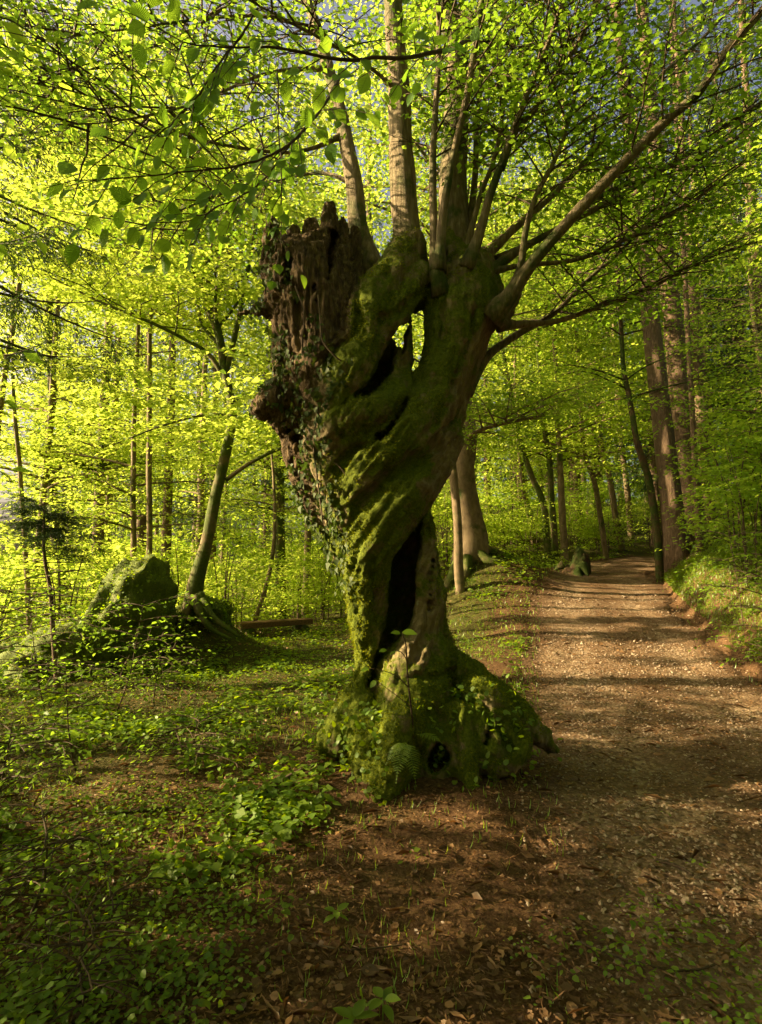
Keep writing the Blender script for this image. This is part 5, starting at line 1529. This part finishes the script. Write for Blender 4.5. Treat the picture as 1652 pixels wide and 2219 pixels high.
def grass():
    n = 42000
    X, Y = fan(n, 1.6, 17, r9)
    d = pd(X, Y); side = X - path_c(Y)
    cl = fbm(np.c_[X * 1.6, Y * 1.6, np.full(n, 8.3)], 3)
    den = np.where((side < 0) & (d > .85) & (d < 2.6) & (Y > 5), .75 + cl, .10 + .35 * cl)
    den = np.where((side > 0) & (d > 1.1), .9 + .5 * cl, den)
    den = np.where(d < .85, 0, den)
    k = (r9.random(n) < np.clip(den, 0, .95)) & not_tree(X, Y); X, Y = X[k], Y[k]
    yb = r9.uniform(5.5, 15, 15000); X = np.r_[X, path_c(yb) + path_half(yb) * 1.04 + r9.uniform(0, 1, 15000) ** 1.3 * 3.2]; Y = np.r_[Y, yb]; n = len(X)
    t = (np.array([(-.05, 0, 0), (.05, 0, 0), (.035, .55, .05), (-.035, .55, .05), (0, 1, .25)], float), np.array([(0, 1, 2), (0, 2, 3), (3, 2, 4)]), np.zeros((5, 3)))
    a = r9.uniform(0, 6.28, n); D = np.c_[np.cos(a) * .6, np.sin(a) * .6, np.full(n, 1.0)] + r9.normal(0, .2, (n, 3))
    N = np.c_[-np.cos(a), -np.sin(a), np.full(n, .4)]
    s = r9.uniform(.025, .06, n) * (1 + .06 * Y)
    mb = MB(); mb.scatter(t, np.c_[X, Y, h(X, Y) - .004], frames(nrm(D), nrm(N)), np.c_[s * (1 + .06 * Y), s, s])
    o = mb.build('grass', M['grass']); tag(o, 'thin green grass along the track and on the bank', None, None, 'stuff')
grass()
# ------------------------------------------------------------------ boulders, bench, stump, saplings, ferns
r10 = np.random.default_rng(1010)
def icosphere(sub):
    import bmesh
    bm = bmesh.new(); bmesh.ops.create_icosphere(bm, subdivisions=sub, radius=1.0)
    V = np.array([v.co for v in bm.verts]); F = np.array([[v.index for v in f.verts] for f in bm.faces]); bm.free()
    return V, F
def boulder(label, c, size, seed, lean=(0, 0), sub=5, rz=0.0):
    V, F = icosphere(sub)
    N = V.copy()
    b = fbm(V * 1.6 + seed, 4); ridge = 1 - np.abs(fbm(V * 2.6 + seed * 3, 4)) * 2.2
    V = V * (0.92 + 0.34 * b + 0.11 * ridge)[:, None]
    V = V * np.array(size)
    ca, sa = math.cos(rz), math.sin(rz)
    V = V @ np.array([[ca, sa, 0], [-sa, ca, 0], [0, 0, 1]])
    V[:, 0] += lean[0] * V[:, 2]; V[:, 1] += lean[1] * V[:, 2]
    V = V + N * (0.07 * fbm(V * 4 + seed, 4) + 0.03 * fbm(V * 15 + seed, 3))[:, None]
    V = V + np.array(c)
    T = thing('mossy_boulder', (c[0], c[1], c[2]), label, 'boulder')
    me = make_mesh('rock', V, [F], True); obj('rock', me, M['rock_moss'], T)
    # small plants and moss on it
    nn = nrm(np.stack([np.cross(V[F[:, 1]] - V[F[:, 0]], V[F[:, 2]] - V[F[:, 0]])], 0)[0]); cc = V[F].mean(1)
    ok = np.nonzero((nn[:, 2] > -0.1) & (fbm(cc * 3 + seed, 3) > 0.12) & (cc[:, 2] > h(cc[:, 0], cc[:, 1])))[0]
    I = r10.choice(ok, min(650, len(ok)), replace=False)
    P = cc[I] + nn[I] * r10.uniform(.0, .05, (len(I), 1)); D = nrm(nn[I] * .4 + r10.normal(0, .8, P.shape) - UPV * .3); Nn = nrm(nn[I] + UPV * .5 + r10.normal(0, .4, P.shape))
    mb = MB(); mb.scatter(LEAF_FAR, P, frames(D, Nn), r10.uniform(.03, .075, len(I))); o = mb.build('plants', M['leaf_cover'], T); o['kind'] = 'stuff'
    I = r10.choice(len(F), min(9000, len(F)), replace=False)
    t = (np.array([(-.25, 0, 0), (.25, 0, 0), (0, 1, 0)], float), np.array([(0, 1, 2)]), np.zeros((3, 3)))
    mb = MB(); mb.scatter(t, cc[I], frames(nrm(nn[I] + r10.normal(0, .6, (len(I), 3))), r10.normal(0, 1, (len(I), 3))), r10.uniform(.012, .03, len(I))); o = mb.build('moss', M['moss_tuft'], T); o['kind'] = 'stuff'
    return T
def at_ground(px, Y, dz=0.0):
    X = (px - 826) / FPX * Y
    return np.array([X, Y, hs(X, Y) + dz])
c = at_ground(292, 9.2); boulder('tall mossy boulder at the foot of the curving hornbeam', (c[0], c[1], c[2] + 0.55), (0.64, 0.7, 1.02), 3.0, lean=(0.22, 0))
c = at_ground(165, 8.7); boulder('low mossy boulder behind the thin dark spruce stem', (c[0], c[1], c[2] + 0.2), (0.85, 0.7, 0.62), 9.0, lean=(0.3, 0))
c = at_ground(445, 10.3); boulder('rounded mossy boulder under the roots of the curving hornbeam', (c[0], c[1], c[2] - 0.1), (0.5, 0.5, 0.34), 14.0)
c = at_ground(40, 9.2); boulder('half hidden mossy boulder at the left edge', (c[0], c[1], c[2] + 0.1), (0.7, 0.6, 0.45), 21.0)

HB = bpy.data.objects['hornbeam_tree']
for L in ([(432, 1290, 9.9, 12), (452, 1330, 9.7, 9), (480, 1352, 9.6, 6), (505, 1368, 9.55, 3)], [(425, 1295, 9.85, 12), (436, 1335, 9.6, 8), (462, 1365, 9.45, 6), (500, 1385, 9.35, 3)], [(418, 1300, 9.9, 11), (400, 1335, 9.7, 8), (385, 1370, 9.5, 4)], [(440, 1300, 9.8, 8), (470, 1345, 9.5, 5), (520, 1380, 9.4, 3)]):
    P, R = wp(L)
    mb = MB(); mb.tube(P, R, 8, n=20, rough=.2); mb.build('root', M['bark_mossy'], HB)

# bench: a split log seat on two log blocks
def bench():
    A = at_ground(530, 13.0); B = at_ground(664, 13.9)
    d = nrm(B - A); L = np.linalg.norm((B - A)[:2]) + 0.22
    mid = (A + B) / 2
    T = thing('log_bench', mid, 'low wooden plank bench resting on two round log blocks', 'bench')
    side = np.array([-d[1], d[0], 0])
    def block(c, l, w, t, dirv, sd, n1=14, n2=5, sag=0.0, jit=.008, seed=1):
        u = np.linspace(-.5, .5, n1); ring = np.array([(-.5, -.42), (-.44, -.5), (.44, -.5), (.5, -.42), (.5, .4), (.42, .5), (-.42, .5), (-.5, .4)])
        V = np.array([c + dirv * l * a + sd * w * q[0] + UPV * t * q[1] for a in u for q in ring])
        V = V + jit * np.stack([fbm(V * 6 + seed + k * 9, 3) for k in range(3)], 1)
        m = len(ring); F4 = [(i * m + j, i * m + (j + 1) % m, (i + 1) * m + (j + 1) % m, (i + 1) * m + j) for i in range(n1 - 1) for j in range(m)]
        V = np.vstack([V, c - dirv * l * .5, c + dirv * l * .5]); k0 = len(V) - 2
        F3 = [(k0, (j + 1) % m, j) for j in range(m)] + [(k0 + 1, (n1 - 1) * m + j, (n1 - 1) * m + (j + 1) % m) for j in range(m)]
        mb = MB(); mb.add(V, F3, F4); return mb
    z = max(A[2], B[2])
    block(np.array([mid[0], mid[1], z + 0.27]), L, 0.38, 0.13, d, side).build('seat', M['bench_wood'], T, smooth=False)
    for e, f in ((A, 0.12), (B, -0.12)):
        cpt = e + d * f
        P = np.array([cpt - side * .24, cpt - side * .08, cpt + side * .08, cpt + side * .24]); P[:, 2] = hs(cpt[0], cpt[1]) + .10
        mb = MB(); mb.tube(P, np.array([.115, .12, .12, .115]), 14, n=8, rough=.08); mb.build('support_log', M['stump_wood'], T)
bench()

def stump():
    c = at_ground(1245, 15.6)
    T = thing('tree_stump', c, 'rotten dark tree stump at the left edge of the track bend', 'stump')
    mb = MB(); m = 26; sides = 30
    t = np.linspace(0, 1, m)
    P = np.c_[c[0] + .22 * t ** 2, np.full(m, c[1]), c[2] - .15 + .42 * t]
    R = .34 - .10 * t + .22 * np.exp(-t * 6)
    mb.tube(P, R, sides, rough=.22, seed=4, cap=False, flute=lambda tt, a: 1 + .16 * np.sin(a * 5 + tt * 3) * (1 - tt * .6) + .08 * np.sin(a * 9))
    V = mb.V[0]
    ang = np.tile(np.arange(sides), m); tt = np.repeat(t, sides)
    jag = fbm(np.c_[np.cos(ang / sides * 6.283) * 3, np.sin(ang / sides * 6.283) * 3, np.zeros(len(ang))], 3)
    V[:, 2] += jag * .55 * tt ** 2 - .30 * tt ** 2 * np.cos(ang / sides * 6.283)
    # inner wall of the hollow
    inner = MB(); inner.tube(np.c_[P[8:, 0], P[8:, 1], P[8:, 2]][::-1] + 0, R[8:][::-1] * .72, sides, rough=.25, seed=6, cap=False)
    Vi = inner.V[0]; mi = m - 8; ti = np.repeat(t[8:][::-1], sides); ai = np.tile(np.arange(sides), mi)
    jg = fbm(np.c_[np.cos(ai / sides * 6.283) * 3, np.sin(ai / sides * 6.283) * 3, np.zeros(len(ai))], 3)
    Vi[:, 2] += jg * .55 * ti ** 2 - .30 * ti ** 2 * np.cos(ai / sides * 6.283) - .03
    n0 = mb.n; mb.add(Vi, None, inner.F4[0])
    e = (m - 1) * sides; j = np.arange(sides); j2 = (j + 1) % sides
    mb.F4.append(np.stack([e + j, e + j2, n0 + j2, n0 + j], -1))
    mb.build('rotten_wood', M['stump_wood'], T)
    for a, l in ((2.9, .55), (-1.2, .5)):
        p0 = c + np.array([math.cos(a) * .3, math.sin(a) * .3, .22]); p1 = c + np.array([math.cos(a) * l, math.sin(a) * l, 0]); p1[2] = hs(p1[0], p1[1]) - .02
        mb = MB(); mb.tube(np.array([p0, (p0 + p1) / 2 + UPV * .02, p1]), np.array([.13, .08, .03]), 8, n=10, rough=.15); mb.build('root', M['stump_wood'], T)
stump()

# young dark spruce on the left
b = at_ground(142, 7.0); tp = W(92, 1090, 7.0)
spruce('young_spruce', 'dark thin young spruce with dead twiggy branches by the boulders', b, tp, 0.036, 0.012, 0.38, 60, 1.2, seed=51, needle=0.05, el=-0.1, droop=0.12, hang=0.3, dens=5.0, rootflare=0.1, bw=0.007)
# big spruce outside the left edge whose boughs hang into the picture
bb = np.array([-5.7, 7.5, hs(-5.7, 7.5)])
spruce('spruce_tree', 'dark spruce at the left edge hanging its boughs into view', bb, bb + [0.1, 0, 17], 0.22, 0.05, 0.26, 55, 2.3, seed=52, needle=0.085, hang=0.8, droop=0.35, azr=(-0.8, 0.8), dens=3.2)

# saplings and shoots
def sapling(label, px, Y, H, lean, n_sp, L0, leaf, seed, tmpl=LEAF_MID, mat=None, name='hornbeam_sapling', base=None, group=None, wood_r=0.006):
    r = np.random.default_rng(seed)
    b = at_ground(px, Y, -0.02) if base is None else base
    T = thing(name, b, label, 'sapling', group)
    top = b + np.array([lean[0] * H, lean[1] * H, H])
    P, R = resample(np.array([b, b * .6 + top * .4 + r.normal(0, .03, 3), top]), [wood_r * 1.6, wood_r, .002], 18)
    mb = MB(); mb.tube(P, R, 5); mb.build('stem', M['bark_twig'], T)
    fol = Foliage(); w = MB()
    for k in range(n_sp):
        i = int(5 + 12 * (k + r.random()) / n_sp); az = k * 2.4 + r.normal(0, .4) + seed
        grow_branch(fol, w, P[min(i, 17)], (math.cos(az), math.sin(az), r.uniform(0, .35)), L0 * r.uniform(.6, 1.15), .0028, leaf, step=.055, nside=5, twl=.16, twig_gap=.12, droop=.22, sides=4, r=r)
    o = w.build('twigs', M['bark_twig'], T); o['kind'] = 'stuff'
    mb = MB(); fol.mesh_into(mb, tmpl, False); o = mb.build('leaves', mat or M['leaf_hero'], T); o['kind'] = 'stuff'
    return T
SAP = [
    ('leafy hornbeam shoot leaning over the lower left corner of the lit ground', 190, 4.6, .85, (-.15, 0), 9, .55, .055),
    ('leafy shoot standing before the low mossy boulder', 120, 6.2, 1.25, (-.2, 0), 10, .7, .062),
    ('sunlit leafy shoot at the foot of the tall boulder', 345, 6.6, .6, (.1, 0), 8, .42, .05),
    ('low leafy shoot spreading over dead leaves left of the old tree', 430, 4.4, .42, (.1, .1), 8, .5, .052),
    ('tall leafy shoot reaching in at the left edge', -40, 5.2, 1.5, (.25, 0), 11, .8, .06),
    ('small leafy shoot in the shaded lower left corner', 110, 2.7, .38, (.1, .1), 8, .34, .042),
    ('dark leafy shoot near the bottom left of the ground', 240, 2.2, .30, (-.1, .1), 7, .28, .036),
    ('leafy shoot halfway down the left edge', 20, 3.6, .62, (.15, 0), 9, .48, .05),
    ('leafy shoot before the tall boulder, hanging in front of its moss', 262, 6.0, 1.25, (.22, 0), 10, .62, .066),
    ('sunlit shoot at the right edge on the bank', 1690, 6.4, 1.5, (-.15, 0), 10, .75, .06),
    ('pale twiggy shoot on the bank beside the big spruces', 1600, 9.0, 1.6, (-.1, 0), 10, .8, .07),
]
for k, (lab, px, Y, H, ln, ns, L0, lf) in enumerate(SAP):
    sapling(lab, px, Y, H, ln, int(ns * 1.5), L0 * .9, lf, 300 + k)
# slim seedling in front of the hollow
b = W(894, 1592, 3.98)
T = thing('seedling', b, 'slim seedling with one bright leaf in front of the trunk hollow', 'seedling')
P, R = wp([(896, 1600, 3.98, 2.2), (892, 1540, 3.97, 2.0), (884, 1470, 3.96, 1.8), (880, 1400, 3.95, 1.4), (872, 1372, 3.95, 1.0)])
mb = MB(); mb.tube(P, R, 6, n=24, rough=.1)
for L in ([(886, 1490, 3.96, 1.3), (860, 1465, 3.95, 1), (826, 1452, 3.95, .7), (800, 1448, 3.95, .5)], [(882, 1430, 3.96, 1.1), (868, 1412, 3.95, .9), (838, 1408, 3.95, .5)], [(890, 1530, 3.96, 1.2), (850, 1500, 3.9, .8), (815, 1475, 3.9, .5)]):
    p2, r2 = wp(L); mb.tube(p2, r2, 4, n=8)
mb.build('stem', M['bark_twig'], T)
for (px, py, Y, dx, dz, s) in [(872, 1370, 3.95, .7, .0, .105), (868, 1372, 3.93, -.8, .1, .07), (800, 1448, 3.95, -.9, -.2, .06), (815, 1475, 3.9, -.6, -.6, .06), (838, 1408, 3.95, -.8, -.1, .055), (845, 1418, 3.94, .5, .3, .05)]:
    V_, F_, U_ = LEAF_NEAR
    p = W(px, py, Y); R_ = frames(np.array([[dx, -.25, dz]]), np.array([[0.1, -.55, 1.0]]))
    mb = MB(); mb.scatter(LEAF_NEAR, p[None], R_, np.array([s])); mb.build('leaf', M['leaf_hero'], T, uv=True)

# ferns
def fern(label, p, fr, seed):
    r = np.random.default_rng(seed)
    T = thing('fern', p, label, 'fern')
    for (az, L, el, dr) in fr:
        mb = MB(); n = 22
        t = np.linspace(0, 1, n)[:, None]; d = np.array([math.cos(az), math.sin(az), el]); d /= np.linalg.norm(d)
        pts = p + d * L * t - UPV * dr * L * t ** 2
        mb.tube(pts, np.linspace(.0022, .0008, n), 4, cap=False)
        Tn = nrm(np.gradient(pts, axis=0)); Hh = nrm(np.cross(Tn, UPV)); Nn = np.cross(Hh, Tn)
        k = np.arange(3, n)
        ln = .34 * L * np.sin(np.clip((k / n) * 1.05 + .12, 0, 1) * math.pi) ** .8 + .006
        for sg in (-1, 1):
            D = nrm(Hh[k] * sg + Tn[k] * .35 - UPV * .1 + r.normal(0, .05, (len(k), 3)))
            tm = (np.array([(0, 0, 0), (.11, .15, 0), (.10, .6, .02), (0, 1, -.05), (-.10, .6, .02), (-.11, .15, 0)], float), np.array([(0, 1, 2), (0, 2, 3), (0, 3, 4), (0, 4, 5)]), np.zeros((6, 3)))
            mb.scatter(tm, pts[k], frames(D, Nn[k]), np.c_[np.full(len(k), .12 * L * 1.2), ln, ln])
        mb.build('frond', M['leaf_cover'], T)
    return T
fern('dark fern drooping from the mossy roots of the old tree', W(880, 1610, 3.88), [(-1.9, .22, .1, .9), (-1.3, .20, .0, 1.0), (-2.5, .17, .2, .8)], 1)
fern('single fern frond reaching right over the root cavity', W(905, 1592, 3.9), [(-0.5, .19, .35, .5)], 2)
fern('pale sunlit fern at the left foot of the root mound', W(690, 1700, 3.92), [(2.9, .26, .35, .7), (2.3, .22, .5, .6)], 3)
# broad-leaved herbs near the bottom edge
def herb(label, px, Y, n, s, hgt, seed):
    r = np.random.default_rng(seed); b = at_ground(px, Y)
    T = thing('broadleaf_herb', b, label, 'herb')
    mb = MB(); c = b + UPV * hgt; mb.tube(np.array([b - UPV * .01, c]), np.array([.003, .002]), 5); mb.build('stem', M['grass'], T)
    for k in range(n):
        a = k * 6.283 / n + r.normal(0, .2) + seed
        mb = MB(); d = np.array([math.cos(a), math.sin(a), r.uniform(-.15, .3)])
        mb.scatter(LEAF_NEAR, (c + d * .008 - UPV * .012 * (k % 2))[None], frames(d[None], (UPV + r.normal(0, .15, 3))[None]), np.array([[s * .72, s * r.uniform(.8, 1.15), s]])); mb.build('leaf', M['leaf_cover'], T, uv=True)
herb('broad-leaved herb with pointed leaves at the bottom edge', 770, 1.98, 7, .075, .07, 1)
herb('broad-leaved herb beside the one at the bottom edge, slightly higher', 830, 2.06, 6, .065, .08, 2)
herb('small broad-leaved herb at the bottom edge towards the left corner', 560, 1.85, 6, .07, .05, 3)
herb('pointed-leaved herb at the very bottom, right of centre', 960, 1.83, 6, .075, .06, 4)
herb('low herb with round leaves in the shaded litter', 735, 2.6, 6, .06, .05, 5)
# fallen sticks
for k, (lab, L) in enumerate([
    ('long thin fallen branch lying left of the root mound', [(215, 1758, 3.62, 4), (330, 1748, 3.68, 4.5), (430, 1752, 3.7, 4), (510, 1768, 3.66, 2)]),
    ('mossy fallen branch running down to the root mound', [(520, 1740, 3.72, 5), (590, 1690, 4.0, 6), (640, 1660, 4.2, 5), (690, 1640, 4.4, 3)]),
    ('thin curved twig lying in the lower right corner', [(1250, 2010, 2.5, 3), (1380, 2060, 2.38, 3), (1500, 2075, 2.35, 2.4), (1600, 2040, 2.45, 1.4)]),
    ('short broken stick on the sunlit litter of the track', [(1420, 1845, 3.15, 4), (1470, 1860, 3.08, 4), (1500, 1880, 3.0, 3)]),
    ('thin dry twig in the middle of the foreground', [(660, 2010, 2.45, 2), (760, 2015, 2.42, 2), (880, 2005, 2.46, 1.4)])]):
    P, R = wp(L)
    for q in range(len(P)): P[q][2] = hs(P[q][0], P[q][1]) + R[q] + .012
    mb = MB(); mb.tube(P, R, 7, n=24, rough=.2, seed=k)
    o = mb.build('fallen_branch', M['bark_twig']); tag(o, lab, 'branch')
